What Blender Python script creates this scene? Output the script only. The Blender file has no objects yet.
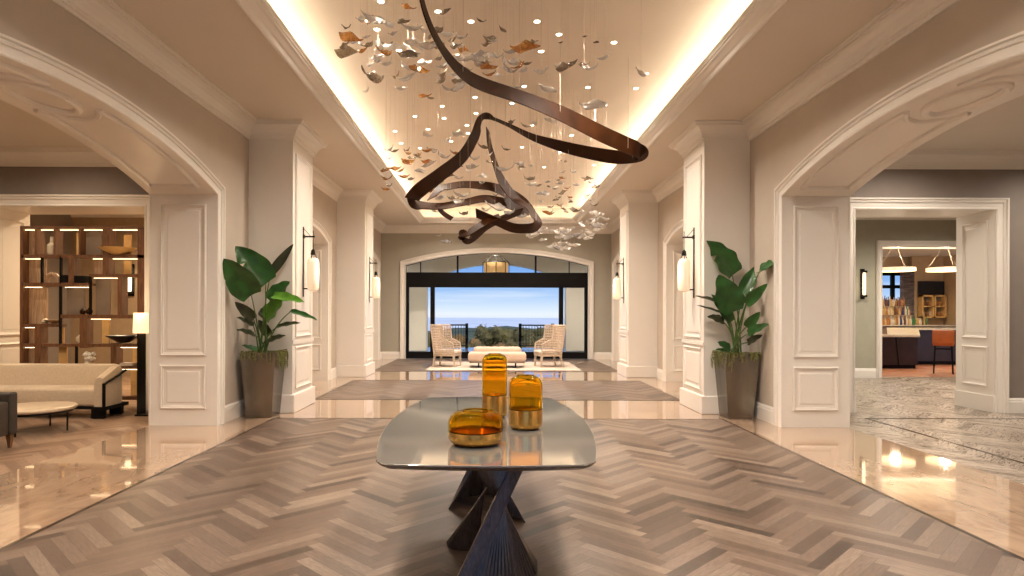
import bpy, math, random
from mathutils import Vector, Matrix
R = random.Random(7)
PI = math.pi
scene = bpy.context.scene
COL = scene.collection
F = 640.0; VX, VY = 493.5, 312.8; EYE = 1.5; ROLL = 0.003

def P(px, py, Y):
    """point of the place seen at a spot of the photograph, at depth Y"""
    dx, dy = px - VX, py - VY
    x = dx + dy * ROLL; y = dy - dx * ROLL
    return Vector((x * Y / F, Y, EYE - y * Y / F))

# ------------------------------------------------------------------ materials
def new_mat(name):
    m = bpy.data.materials.new(name); m.use_nodes = True
    nt = m.node_tree
    b = nt.nodes['Principled BSDF']
    return m, nt, b
def mat(name, col, rough=0.5, metal=0.0, var=0.06, scale=8.0, bump=0.0, bscale=60.0, spec=0.5, trans=0.0,
        ior=1.45, emit=None, estr=0.0, stretch=None, coat=0.0, sheen=0.0, alpha=1.0, sss=0.0):
    m, nt, b = new_mat(name)
    N, L = nt.nodes, nt.links
    tc = N.new('ShaderNodeTexCoord'); mp = N.new('ShaderNodeMapping')
    L.new(tc.outputs['Object'], mp.inputs['Vector'])
    if stretch: mp.inputs['Scale'].default_value = stretch
    no = N.new('ShaderNodeTexNoise'); no.inputs['Scale'].default_value = scale
    no.inputs['Detail'].default_value = 4
    L.new(mp.outputs[0], no.inputs['Vector'])
    cr = N.new('ShaderNodeValToRGB')
    c0 = [max(0, c * (1 - var)) for c in col]; c1 = [min(1, c * (1 + var)) for c in col]
    cr.color_ramp.elements[0].position = 0.3; cr.color_ramp.elements[1].position = 0.7
    cr.color_ramp.elements[0].color = (*c0, 1); cr.color_ramp.elements[1].color = (*c1, 1)
    L.new(no.outputs['Fac'], cr.inputs['Fac']); L.new(cr.outputs[0], b.inputs['Base Color'])
    b.inputs['Roughness'].default_value = rough; b.inputs['Metallic'].default_value = metal
    b.inputs['Specular IOR Level'].default_value = spec
    b.inputs['IOR'].default_value = ior
    b.inputs['Transmission Weight'].default_value = trans
    b.inputs['Coat Weight'].default_value = coat
    b.inputs['Sheen Weight'].default_value = sheen
    b.inputs['Alpha'].default_value = alpha
    if emit:
        b.inputs['Emission Color'].default_value = (*emit, 1); b.inputs['Emission Strength'].default_value = estr
    if bump:
        n2 = N.new('ShaderNodeTexNoise'); n2.inputs['Scale'].default_value = bscale
        L.new(mp.outputs[0], n2.inputs['Vector'])
        bp = N.new('ShaderNodeBump'); bp.inputs['Strength'].default_value = bump; bp.inputs['Distance'].default_value = 0.01
        L.new(n2.outputs['Fac'], bp.inputs['Height']); L.new(bp.outputs[0], b.inputs['Normal'])
    return m

def herring(name, cols, w=0.0879, n=7, ox=0.18, oy=0.0, rough=0.36, aniso=0.45, seam=0.45):
    m, nt, b = new_mat(name); N, L = nt.nodes, nt.links
    def math_(op, a, c=None, v=None):
        q = N.new('ShaderNodeMath'); q.operation = op
        for k, s in enumerate((a, c)):
            if s is None: continue
            if isinstance(s, (int, float)): q.inputs[k].default_value = s
            else: L.new(s, q.inputs[k])
        return q.outputs[0]
    def mixf(f, a, c):   # a*(1-f)+c*f
        return math_('ADD', math_('MULTIPLY', a, math_('SUBTRACT', 1.0, f)), math_('MULTIPLY', c, f))
    tc = N.new('ShaderNodeTexCoord'); sp = N.new('ShaderNodeSeparateXYZ'); L.new(tc.outputs['Object'], sp.inputs[0])
    x = math_('SUBTRACT', sp.outputs[0], ox); y = math_('SUBTRACT', sp.outputs[1], oy)
    k = 1 / (math.sqrt(2) * w)
    u = math_('MULTIPLY', math_('ADD', x, y), k); v = math_('MULTIPLY', math_('SUBTRACT', y, x), k)
    i = math_('FLOOR', u); j = math_('FLOOR', v)
    mm = math_('FLOORED_MODULO', math_('SUBTRACT', i, j), 2.0 * n)
    isv = math_('GREATER_THAN', mm, n - 0.5)
    s = math_('SUBTRACT', i, mm)
    t = math_('SUBTRACT', math_('FLOORED_MODULO', math_('SUBTRACT', j, i), 2.0 * n), 1.0)
    j0 = math_('SUBTRACT', j, t)
    a = mixf(isv, math_('SUBTRACT', u, s), math_('SUBTRACT', v, j0))
    c = mixf(isv, math_('SUBTRACT', v, j), math_('SUBTRACT', u, i))
    ida = mixf(isv, s, i); idb = mixf(isv, j, j0)
    cb = N.new('ShaderNodeCombineXYZ'); L.new(ida, cb.inputs[0]); L.new(idb, cb.inputs[1]); L.new(isv, cb.inputs[2])
    wn = N.new('ShaderNodeTexWhiteNoise'); wn.noise_dimensions = '3D'; L.new(cb.outputs[0], wn.inputs['Vector'])
    cr = N.new('ShaderNodeValToRGB'); e = cr.color_ramp.elements
    e[0].position = 0; e[0].color = (*cols[0], 1); e[1].position = 1; e[1].color = (*cols[-1], 1)
    for q in range(1, len(cols) - 1):
        el = e.new(q / (len(cols) - 1)); el.color = (*cols[q], 1)
    L.new(wn.outputs['Value'], cr.inputs['Fac'])
    gv = N.new('ShaderNodeCombineXYZ')
    L.new(math_('ADD', math_('MULTIPLY', a, 0.35), math_('MULTIPLY', wn.outputs['Value'], 37.0)), gv.inputs[0])
    L.new(math_('MULTIPLY', c, 3.2), gv.inputs[1]); L.new(math_('MULTIPLY', ida, 0.71), gv.inputs[2])
    gn = N.new('ShaderNodeTexNoise'); gn.inputs['Scale'].default_value = 2.6; gn.inputs['Detail'].default_value = 6
    gn.inputs['Roughness'].default_value = 0.65; gn.inputs['Distortion'].default_value = 0.7
    L.new(gv.outputs[0], gn.inputs['Vector'])
    gm = N.new('ShaderNodeMapRange'); gm.inputs[1].default_value = 0.3; gm.inputs[2].default_value = 0.7
    gm.inputs[3].default_value = 0.55; gm.inputs[4].default_value = 1.32; L.new(gn.outputs['Fac'], gm.inputs[0])
    ed = math_('MINIMUM', math_('MINIMUM', c, math_('SUBTRACT', 1.0, c)), math_('MINIMUM', a, math_('SUBTRACT', float(n), a)))
    sm = N.new('ShaderNodeMapRange'); sm.inputs[1].default_value = 0.0; sm.inputs[2].default_value = 0.03
    sm.inputs[3].default_value = seam; sm.inputs[4].default_value = 1.0; L.new(ed, sm.inputs[0])
    fac = math_('MULTIPLY', gm.outputs[0], sm.outputs[0])
    vm = N.new('ShaderNodeVectorMath'); vm.operation = 'SCALE'; L.new(cr.outputs[0], vm.inputs[0]); L.new(fac, vm.inputs['Scale'])
    L.new(vm.outputs[0], b.inputs['Base Color'])
    b.inputs['Specular IOR Level'].default_value = 0.5
    L.new(math_('ADD', math_('MULTIPLY', gn.outputs['Fac'], 0.25), rough - 0.12), b.inputs['Roughness'])
    # brushed grain reflects along each plank's own direction
    tx = mixf(isv, 0.7071, -0.7071)
    tg = N.new('ShaderNodeCombineXYZ'); L.new(tx, tg.inputs[0]); tg.inputs[1].default_value = 0.7071
    L.new(tg.outputs[0], b.inputs['Tangent']); b.inputs['Anisotropic'].default_value = aniso
    bp = N.new('ShaderNodeBump'); bp.inputs['Strength'].default_value = 0.12; bp.inputs['Distance'].default_value = 0.004
    L.new(fac, bp.inputs['Height']); L.new(bp.outputs[0], b.inputs['Normal'])
    return m

def marble(name, base, vein, rough=0.06, tile=1.22):
    m, nt, b = new_mat(name); N, L = nt.nodes, nt.links
    tc = N.new('ShaderNodeTexCoord'); mp = N.new('ShaderNodeMapping'); L.new(tc.outputs['Object'], mp.inputs[0])
    mp.inputs['Scale'].default_value = (1.0, 0.45, 1.0); mp.inputs['Rotation'].default_value = (0, 0, 0.5)
    n1 = N.new('ShaderNodeTexNoise'); n1.inputs['Scale'].default_value = 3.2; n1.inputs['Detail'].default_value = 9
    n1.inputs['Roughness'].default_value = 0.68; n1.inputs['Distortion'].default_value = 1.6
    L.new(mp.outputs[0], n1.inputs[0])
    cr = N.new('ShaderNodeValToRGB'); e = cr.color_ramp.elements
    e[0].position = 0.3; e[0].color = (*vein, 1); e[1].position = 0.62; e[1].color = (*base, 1)
    el = e.new(0.45); el.color = (*[0.5 * (p + q) + 0.02 for p, q in zip(base, vein)], 1)
    L.new(n1.outputs['Fac'], cr.inputs[0])
    br = N.new('ShaderNodeTexBrick'); br.offset = 0.0
    br.inputs['Scale'].default_value = 1.0; br.inputs['Brick Width'].default_value = tile; br.inputs['Row Height'].default_value = tile
    br.inputs['Mortar Size'].default_value = 0.004
    br.inputs['Color1'].default_value = (0.94, 0.94, 0.94, 1); br.inputs['Color2'].default_value = (1, 1, 1, 1); br.inputs['Mortar'].default_value = (0.55, 0.5, 0.45, 1)
    L.new(tc.outputs['Object'], br.inputs['Vector'])
    mx = N.new('ShaderNodeMix'); mx.data_type = 'RGBA'; mx.blend_type = 'MULTIPLY'; mx.inputs[0].default_value = 1
    L.new(cr.outputs[0], mx.inputs[6]); L.new(br.outputs[0], mx.inputs[7]); L.new(mx.outputs[2], b.inputs['Base Color'])
    b.inputs['Roughness'].default_value = rough; b.inputs['IOR'].default_value = 1.6
    b.inputs['Coat Weight'].default_value = 0.6; b.inputs['Coat Roughness'].default_value = 0.03
    return m

def wood(name, c0, c1, rough=0.4, axis=2, scale=6.0, coat=0.0):
    m, nt, b = new_mat(name); N, L = nt.nodes, nt.links
    tc = N.new('ShaderNodeTexCoord'); mp = N.new('ShaderNodeMapping'); L.new(tc.outputs['Object'], mp.inputs[0])
    s = [scale * 1.0] * 3; s[axis] = scale * 0.12; mp.inputs['Scale'].default_value = s
    n1 = N.new('ShaderNodeTexNoise'); n1.inputs['Scale'].default_value = 2.5; n1.inputs['Detail'].default_value = 8
    n1.inputs['Distortion'].default_value = 1.8; n1.inputs['Roughness'].default_value = 0.6
    L.new(mp.outputs[0], n1.inputs[0])
    cr = N.new('ShaderNodeValToRGB'); e = cr.color_ramp.elements
    e[0].position = 0.33; e[0].color = (*c0, 1); e[1].position = 0.66; e[1].color = (*c1, 1)
    L.new(n1.outputs['Fac'], cr.inputs[0]); L.new(cr.outputs[0], b.inputs['Base Color'])
    b.inputs['Roughness'].default_value = rough; b.inputs['Coat Weight'].default_value = coat
    return m

M_trim = mat('trim_paint', (0.80, 0.755, 0.695), 0.34, var=0.015, scale=2)
M_wall = mat('beige_wall', (0.52, 0.45, 0.375), 0.6, var=0.03, scale=3, bump=0.04, bscale=180)
M_grey = mat('greige_wall', (0.40, 0.375, 0.31), 0.6, var=0.03, scale=3, bump=0.04, bscale=180)
M_taupe = mat('taupe_wall', (0.235, 0.195, 0.17), 0.65, var=0.04, scale=5, bump=0.05, bscale=160)
M_green = mat('sage_wall', (0.38, 0.36, 0.28), 0.65, var=0.04, scale=5)
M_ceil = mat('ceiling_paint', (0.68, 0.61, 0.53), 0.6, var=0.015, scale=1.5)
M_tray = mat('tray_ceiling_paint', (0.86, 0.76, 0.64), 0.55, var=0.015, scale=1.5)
M_cream = mat('cream_paint', (0.66, 0.59, 0.48), 0.5, var=0.02, scale=2)
M_marble = marble('cream_marble', (0.48, 0.335, 0.225), (0.29, 0.17, 0.10))
M_herr = herring('grey_oak_herringbone', [(0.05, 0.033, 0.025), (0.115, 0.076, 0.056), (0.15, 0.103, 0.076), (0.23, 0.168, 0.127), (0.105, 0.067, 0.049), (0.17, 0.12, 0.091)])
M_herr2 = herring('warm_oak_herringbone', [(0.20, 0.12, 0.075), (0.32, 0.2, 0.13), (0.38, 0.25, 0.165)], ox=0.0, rough=0.4)
M_herr3 = herring('pale_oak_herringbone', [(0.20, 0.155, 0.12), (0.33, 0.27, 0.22), (0.42, 0.35, 0.29)], ox=0.05, rough=0.28, w=.12, n=6)
M_border = mat('dark_border_stone', (0.05, 0.035, 0.025), 0.15, var=0.6, scale=40)
M_black = mat('black_metal', (0.012, 0.011, 0.010), 0.35, 0.6, var=0.1)
M_blackframe = mat('black_frame_paint', (0.006, 0.005, 0.005), 0.5, var=0.1, spec=0.15)
M_glass = mat('window_glass', (1, 1, 1), 0.0, trans=1.0, ior=1.02, var=0, spec=0.3)
M_bronze = mat('bronze_ribbon', (0.032, 0.0095, 0.002), 0.55, 0.0, var=0.35, scale=5, bump=0.03, spec=0.14)
M_bronze2 = mat('brushed_brass', (0.66, 0.37, 0.10), 0.2, 1.0, var=0.1, scale=30, stretch=(1, 1, 0.02))
M_amber = mat('amber_glass', (1.0, 0.67, 0.09), 0.02, trans=1.0, ior=1.12, var=0.02)
M_leafclear = mat('clear_leaf_glass', (0.97, 0.95, 0.93), 0.06, trans=0.7, ior=1.45, var=0.02)
M_leafwhite = mat('sparkle_white_leaf_glass', (0.97, 0.94, 0.89), 0.12, trans=0.25, ior=1.45, var=0.03)  # whiter, less clear body stands in for sparkle on the glass
M_leafamber = mat('amber_leaf_glass', (0.72, 0.36, 0.10), 0.08, trans=0.75, ior=1.45, var=0.3, scale=12)
M_leafsmoke = mat('smoked_leaf_glass', (0.42, 0.34, 0.25), 0.1, trans=0.6, ior=1.45, var=0.3, scale=12)
M_wire = mat('steel_wire', (0.62, 0.52, 0.42), 0.4, 0.5, var=0.05)
M_tabletop = mat('smoked_glass_tabletop', (0.40, 0.41, 0.40), 0.06, 0.75, var=0.02, scale=3, spec=0.6)
M_ebony = wood('ebonised_ribbed_wood', (0.045, 0.033, 0.026), (0.14, 0.105, 0.085), 0.3, 2, 14, coat=0.3)
M_pot = mat('weathered_bronze_planter', (0.20, 0.18, 0.152), 0.24, 0.85, var=0.35, scale=3.5, stretch=(1, 1, 0.25), bump=0.05, bscale=20)
M_soil = mat('soil', (0.05, 0.035, 0.02), 0.9, var=0.4, scale=60, bump=0.6)
M_moss = mat('trailing_moss', (0.17, 0.17, 0.045), 0.7, var=0.4, scale=30)
M_pleaf = mat('green_leaf', (0.022, 0.085, 0.016), 0.3, var=0.4, scale=6, bump=0.1, bscale=25)
M_pleafb = mat('bright_green_leaf', (0.085, 0.24, 0.02), 0.3, var=0.35, scale=6)
M_pleafd = mat('dark_olive_leaf', (0.03, 0.035, 0.014), 0.4, var=0.4, scale=6)
M_stalk = mat('leaf_stalk', (0.07, 0.13, 0.03), 0.4, var=0.3, scale=10)
M_shade = mat('sconce_glass', (0.95, 0.82, 0.68), 0.3, var=0.03, emit=(1.0, 0.74, 0.5), estr=0.25)
M_lampshade = mat('linen_lampshade', (0.9, 0.8, 0.62), 0.8, var=0.03, emit=(1.0, 0.74, 0.42), estr=0.8)
M_bulb = mat('lamp_glow', (1, 0.9, 0.7), 0.5, var=0, emit=(1.0, 0.82, 0.58), estr=14)
M_led = mat('led_strip', (1, 0.9, 0.7), 0.5, var=0, emit=(1.0, 0.85, 0.64), estr=2.2)
M_sofa = mat('cream_boucle', (0.60, 0.48, 0.345), 0.9, var=0.08, scale=40, bump=0.3, bscale=200, sheen=0.3)
M_walnut = wood('walnut', (0.10, 0.042, 0.018), (0.22, 0.10, 0.045), 0.4, 2, 8)
M_walnutl = wood('pale_figured_wood', (0.30, 0.17, 0.09), (0.58, 0.40, 0.25), 0.45, 2, 7)
M_panel = mat('taupe_panel', (0.24, 0.18, 0.13), 0.55, var=0.06, scale=6)
M_litpanel = mat('lit_honey_wood', (0.72, 0.46, 0.18), 0.5, var=0.1, scale=8)  # glow of lit wood is put into this lighter honey colour
M_stonetop = mat('travertine_top', (0.66, 0.53, 0.38), 0.3, var=0.12, scale=6)
M_leather = mat('taupe_leather', (0.04, 0.03, 0.023), 0.45, var=0.15, scale=12)
M_ceramic = mat('pale_ceramic', (0.72, 0.62, 0.47), 0.45, var=0.06, scale=10)
M_whitepetal = mat('white_petals', (0.85, 0.8, 0.7), 0.7, var=0.1, scale=30)
M_cane = mat('whitewashed_cane', (0.56, 0.45, 0.35), 0.6, var=0.18, scale=25)
M_cushion = mat('pale_linen', (0.66, 0.56, 0.47), 0.85, var=0.05, scale=30)
M_pinkleather = mat('blush_suede', (0.56, 0.42, 0.33), 0.75, var=0.04, scale=10)
M_rug = mat('blush_rug', (0.58, 0.48, 0.40), 0.95, var=0.06, scale=25, bump=0.3, bscale=150)
M_terrace = mat('terrace_stone', (0.55, 0.54, 0.52), 0.12, var=0.1, scale=3)
M_sea = mat('sea', (0.85, 0.86, 0.87), 0.7, spec=0.1, var=0.08, scale=0.002, bump=0.2, bscale=0.05)  # near-white colour stands in for haze and sky glare on the water
M_hill = mat('wooded_hill', (0.11, 0.12, 0.055), 0.9, var=0.5, scale=0.08)
M_tree = mat('tree_foliage', (0.15, 0.12, 0.04), 0.8, var=0.6, scale=0.8)
M_tree2 = mat('tree_foliage_rust', (0.26, 0.15, 0.05), 0.8, var=0.5, scale=0.8)
M_bark = mat('bark', (0.06, 0.04, 0.025), 0.9, var=0.3)
M_bar = mat('plum_leather_panels', (0.035, 0.018, 0.022), 0.3, var=0.2, scale=4)
M_bartop = mat('pale_bar_top', (0.6, 0.55, 0.45), 0.15, var=0.08)
M_barwall = mat('tan_bar_wall', (0.50, 0.36, 0.22), 0.5, var=0.05)
M_orange = mat('cognac_leather', (0.42, 0.10, 0.02), 0.4, var=0.1)
M_curtain = mat('sheer_striped_curtain', (0.22, 0.18, 0.19), 0.8, var=0.5, scale=3, stretch=(1, 1, 6))
M_screen = mat('dark_screen', (0.01, 0.012, 0.02), 0.1, var=0.05)
M_redfloor = herring('russet_herringbone', [(0.30, 0.10, 0.05), (0.42, 0.17, 0.09), (0.36, 0.2, 0.13)], rough=0.4, n=4, w=0.16)
M_shled = mat('shelf_led', (1, .85, .6), .5, emit=(1, .72, .4), estr=6)
M_ring = mat('alabaster_ring', (1, 0.9, 0.75), 0.4, var=0.05, emit=(1.0, 0.76, 0.5), estr=0.75)
BOT = [mat('bottle_' + n, c, 0.12, var=0.05, spec=0.8) for n, c in (('amber', (0.36, 0.16, 0.05)), ('clear', (0.60, 0.55, 0.47)),
       ('green', (0.04, 0.17, 0.06)), ('blue', (0.03, 0.04, 0.16)), ('brown', (0.12, 0.05, 0.02)), ('gold', (0.5, 0.35, 0.15)))]

# ------------------------------------------------------------------ mesh builder
class MB:
    def __init__(s): s.v = []; s.f = []
    def add(s, vs, fs):
        o = len(s.v); s.v += [Vector(q) for q in vs]; s.f += [tuple(i + o for i in f) for f in fs]; return s
    def box(s, x0, x1, y0, y1, z0, z1):
        v = [(x, y, z) for x in (x0, x1) for y in (y0, y1) for z in (z0, z1)]
        return s.add(v, [(0, 1, 3, 2), (4, 6, 7, 5), (0, 4, 5, 1), (2, 3, 7, 6), (0, 2, 6, 4), (1, 5, 7, 3)])
    def hexa(s, bot, top):
        n = len(bot)
        fs = [tuple(range(n))[::-1], tuple(range(n, 2 * n))] + [(i, (i + 1) % n, n + (i + 1) % n, n + i) for i in range(n)]
        return s.add(list(bot) + list(top), fs)
    def rbox(s, x0, x1, y0, y1, z0, z1, r=0.03, seg=3):
        """box with rounded vertical and top edges"""
        def ring(ins, z):
            pts = []
            a0, a1, b0, b1 = x0 + ins, x1 - ins, y0 + ins, y1 - ins
            rr = max(r - ins, 0.001)
            for cx, cy, st in ((a1 - rr, b1 - rr, 0), (a0 + rr, b1 - rr, 1), (a0 + rr, b0 + rr, 2), (a1 - rr, b0 + rr, 3)):
                for q in range(seg + 1):
                    an = (st + q / seg) * PI / 2
                    pts.append((cx + rr * math.cos(an), cy + rr * math.sin(an), z))
            return pts
        rings = []
        for q in range(seg + 1):
            a = PI / 2 * q / seg; rings.append(ring(r * (1 - math.sin(a)), z0 + r * (1 - math.cos(a))))
        for q in range(seg + 1):
            a = PI / 2 * q / seg; rings.append(ring(r * (1 - math.cos(a)), z1 - r * (1 - math.sin(a))))
        return s.loft(rings)
    def loft(s, rings, closed=True, caps=True):
        n = len(rings[0]); vs = [p for r_ in rings for p in r_]; fs = []
        for k in range(len(rings) - 1):
            for i in range(n if closed else n - 1):
                j = (i + 1) % n
                fs.append((k * n + i, k * n + j, (k + 1) * n + j, (k + 1) * n + i))
        if caps and closed:
            fs.append(tuple(range(n))[::-1]); fs.append(tuple((len(rings) - 1) * n + i for i in range(n)))
        return s.add(vs, fs)
    def tube(s, pts, r, seg=6, caps=True):
        pts = [Vector(p) for p in pts]; rings = []
        up = None
        for i, p in enumerate(pts):
            t = (pts[min(i + 1, len(pts) - 1)] - pts[max(i - 1, 0)]).normalized()
            if up is None: up = t.orthogonal().normalized()
            up = (up - t * up.dot(t))
            if up.length < 1e-5: up = t.orthogonal()
            up.normalize()
            b = t.cross(up); rr = r[i] if isinstance(r, (list, tuple)) else r
            rings.append([p + (up * math.cos(a) + b * math.sin(a)) * rr for a in (2 * PI * k / seg for k in range(seg))])
        return s.loft(rings, True, caps)
    def bar(s, a, b, w, d=None, up=(0, 0, 1)):
        a, b = Vector(a), Vector(b); d = d or w; t = (b - a).normalized(); u = Vector(up)
        if abs(t.dot(u)) > 0.95: u = Vector((0, 1, 0))
        sd = t.cross(u).normalized(); u = sd.cross(t)
        q = lambda p: [p + sd * w / 2 * i + u * d / 2 * j for i, j in ((-1, -1), (1, -1), (1, 1), (-1, 1))]
        return s.hexa(q(a), q(b))
    def lathe(s, prof, c, seg=32, ax=None):
        c = Vector(c)
        rings = [[c + Vector((r * math.cos(2 * PI * k / seg), r * math.sin(2 * PI * k / seg), z)) for k in range(seg)] for r, z in prof]
        return s.loft(rings, True, True)
    def sweep(s, path, n, prof, closed=False):
        """profile (u to the left of travel, v along n) carried along a planar path with mitred corners"""
        n = Vector(n).normalized(); pts = [Vector(p) for p in path]; N = len(pts); rings = []
        for i, p in enumerate(pts):
            if closed: tp, tn = p - pts[i - 1], pts[(i + 1) % N] - p
            else: tp = p - pts[i - 1] if i else None; tn = pts[i + 1] - p if i < N - 1 else None
            if tp is None: tp = tn
            if tn is None: tn = tp
            s1 = n.cross(tp).normalized(); s2 = n.cross(tn).normalized()
            m = (s1 + s2).normalized(); m = m / max(0.25, m.dot(s1))
            rings.append([p + m * u + n * v for u, v in prof])
        if closed: rings.append(rings[0])
        return s.loft(rings, True, not closed)
    def extr(s, pts, d):
        d = Vector(d); pts = [Vector(p) for p in pts]
        return s.hexa(pts, [p + d for p in pts])
    def blob(s, c, r, seg=10, rings=7, jit=0.0):
        c = Vector(c); r = Vector(r) if hasattr(r, '__len__') else Vector((r, r, r)); rs = []
        for k in range(rings + 1):
            th = PI * (0.02 + 0.96 * k / rings)
            rs.append([c + Vector((r.x * math.sin(th) * math.cos(a), r.y * math.sin(th) * math.sin(a), -r.z * math.cos(th))) * (1 + 0) + Vector([R.uniform(-jit, jit) for _ in range(3)]) for a in (2 * PI * q / seg for q in range(seg))])
        return s.loft(rs)
    def build(s, name, m, parent=None, smooth=False, bevel=0.0, origin='base'):
        me = bpy.data.meshes.new(name)
        if parent is not None:
            off = Vector((0, 0, 0)); q = parent
            while q: off += q.location; q = q.parent
        elif origin == 'base' and s.v:
            xs, ys, zs = zip(*[(q.x, q.y, q.z) for q in s.v])
            off = Vector(((min(xs) + max(xs)) / 2, (min(ys) + max(ys)) / 2, min(zs)))
        else: off = Vector((0, 0, 0))
        me.from_pydata([tuple(q - off) for q in s.v], [], s.f); me.update()
        import bmesh
        bm = bmesh.new(); bm.from_mesh(me); bmesh.ops.recalc_face_normals(bm, faces=bm.faces); bm.to_mesh(me); bm.free()
        me.materials.append(m)
        o = bpy.data.objects.new(name, me); COL.objects.link(o)
        if parent is not None: o.parent = parent
        else: o.location = off
        if smooth:
            for p in me.polygons: p.use_smooth = True
            try: me.set_sharp_from_angle(angle=math.radians(38))
            except Exception: pass
        if bevel:
            b = o.modifiers.new('bevel', 'BEVEL'); b.width = bevel; b.segments = 2; b.limit_method = 'ANGLE'
        return o

def tag(o, label, cat, group=None, kind=None):
    o['label'] = label; o['category'] = cat
    if group: o['group'] = group
    if kind: o['kind'] = kind
    return o
def thing(name, loc, label, cat, group=None):
    o = bpy.data.objects.new(name, None); COL.objects.link(o); o.location = loc
    o.empty_display_size = 0.1
    return tag(o, label, cat, group)
def struct(o): o['kind'] = 'structure'; return o
def copy_tree(o, parent=None):
    c = o.copy(); COL.objects.link(c); c.parent = parent
    for ch in list(o.children): copy_tree(ch, c)
    return c
def S(mb, name, m, **k): return struct(mb.build(name, m, origin='none', **k))

# ------------------------------------------------------------------ setting: dimensions
CX = 0.08
WL, WR = -3.66, 3.82                 # side walls
TH = 0.86                            # thickness of the side walls
CL, CR = -3.0, 3.14                  # inner faces of the pilasters
H = 4.32                             # lobby ceiling
YB = 20.8; YN = -4.0
WOODL, WOODR = -3.11, 3.26
COLS = [(1.1, 2.15), (9.55, 10.6), (14.9, 15.95)]
BASE = [(0, 0), (.032, 0), (.032, .165), (.024, .18), (.024, .2), (.008, .225), (0, .225)]
CROWN = [(0, -.245), (.02, -.245), (.022, -.215), (.034, -.21), (.036, -.19), (.05, -.185), (.062, -.15), (.09, -.105), (.135, -.07), (.17, -.058), (.172, -.04), (.188, -.036), (.19, -.012), (.205, -.01), (.205, 0), (0, 0)]
CASING = [(0, 0), (0, .022), (.012, .03), (.024, .022), (.03, .016), (.085, .026), (.09, .042), (.105, .05), (.112, .036), (.122, .036), (.13, .06), (.148, .062), (.15, .058), (.15, 0)]
PANEL = [(0, 0), (.0, .016), (.010, .024), (.02, .024), (.026, .012), (.038, .010), (.044, .004), (.044, 0)]

def arc_pts(c, half, spring, peak, n=28):
    """outline of an opening from its left foot over the head to its right foot: list of (a, z)"""
    out = [(c - half, 0.0), (c - half, spring)]
    if peak - spring > 0.01:
        rise = peak - spring; rad = (half * half + rise * rise) / (2 * rise)
        th = math.asin(half / rad)
        for k in range(1, n):
            a = -th + 2 * th * k / n
            out.append((c + rad * math.sin(a), peak - rad + rad * math.cos(a)))
    out += [(c + half, spring), (c + half, 0.0)]
    return out

def wall(name, m, axis, p0, p1, a0, a1, h, openings, z0=0.0):
    """axis 'X': the wall stands at X p0..p1 and runs along Y; axis 'Y': stands at Y p0..p1 and runs along X"""
    pts = [(a0, z0)]
    for o in sorted(openings): 
        q = arc_pts(*o); pts += [(u, max(z, z0)) for u, z in q]
    pts += [(a1, z0), (a1, h), (a0, h)]
    mk = (lambda p, u, z: Vector((p, u, z))) if axis == 'X' else (lambda p, u, z: Vector((u, p, z)))
    return S(MB().hexa([mk(p0, u, z) for u, z in pts], [mk(p1, u, z) for u, z in pts]), name, m)

def lining(axis, p0, p1, o, t=0.025, name='trim_lining'):
    """white board that clothes jambs and soffit of an opening"""
    c, half, sp, pk = o
    inner = arc_pts(c, half - t, sp - t * 0.6, pk - t); outer = arc_pts(c, half, sp, pk)
    mk = (lambda p, u, z: Vector((p, u, z))) if axis == 'X' else (lambda p, u, z: Vector((u, p, z)))
    n = len(inner); mb = MB()
    vs = [mk(p0, *q) for q in inner] + [mk(p0, *q) for q in outer] + [mk(p1, *q) for q in inner] + [mk(p1, *q) for q in outer]
    fs = []
    for i in range(n - 1):
        fs += [(i, i + 1, n + i + 1, n + i), (2 * n + i, 2 * n + i + 1, 3 * n + i + 1, 3 * n + i), (i, i + 1, 2 * n + i + 1, 2 * n + i), (n + i, n + i + 1, 3 * n + i + 1, 3 * n + i)]
    fs += [(0, n, 3 * n, 2 * n), (n - 1, 2 * n - 1, 4 * n - 1, 3 * n - 1)]
    mb.add(vs, fs); return S(mb, name, M_trim)

def casing(axis, p, sign, o, w=1.0, name='trim_casing'):
    """moulded architrave round an opening on the face p that looks towards sign"""
    c, half, sp, pk = o
    pts = arc_pts(c, half, sp, pk)
    prof = [(-u * w if True else u, v) for u, v in CASING]
    mk = (lambda u, z: Vector((p, u, z))) if axis == 'X' else (lambda u, z: Vector((u, p, z)))
    path = [mk(*q) for q in pts]
    n = Vector((sign, 0, 0)) if axis == 'X' else Vector((0, sign, 0))
    # choose the side that leads away from the opening
    t = path[1] - path[0]; s_ = n.cross(t)
    away = (path[0] - mk(c, 0)).dot(s_)
    k = 1 if away > 0 else -1
    return S(MB().sweep(path, n, [(k * u * w, v) for u, v in CASING]), name, M_trim)

def rect_panel(mb, axis, p, sign, a0, a1, z0, z1, prof=PANEL):
    mk = (lambda u, z: Vector((p, u, z))) if axis == 'X' else (lambda u, z: Vector((u, p, z)))
    n = Vector((sign, 0, 0)) if axis == 'X' else Vector((0, sign, 0))
    path = [mk(a0, z0), mk(a1, z0), mk(a1, z1), mk(a0, z1)]
    t = path[1] - path[0]; up = Vector((0, 0, 1))
    k = 1 if n.cross(t).dot(up) > 0 else -1
    mb.sweep(path, n, [(k * u, v) for u, v in prof], closed=True)
    ins = 0.075
    # raised field
    q = [mk(a0 + ins, z0 + ins), mk(a1 - ins, z0 + ins), mk(a1 - ins, z1 - ins), mk(a0 + ins, z1 - ins)]
    b = 0.02
    r = [mk(a0 + ins + b, z0 + ins + b) + n * .008, mk(a1 - ins - b, z0 + ins + b) + n * .008, mk(a1 - ins - b, z1 - ins - b) + n * .008, mk(a0 + ins + b, z1 - ins - b) + n * .008]
    if a1 - a0 > 0.3: mb.hexa(q, r)

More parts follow.
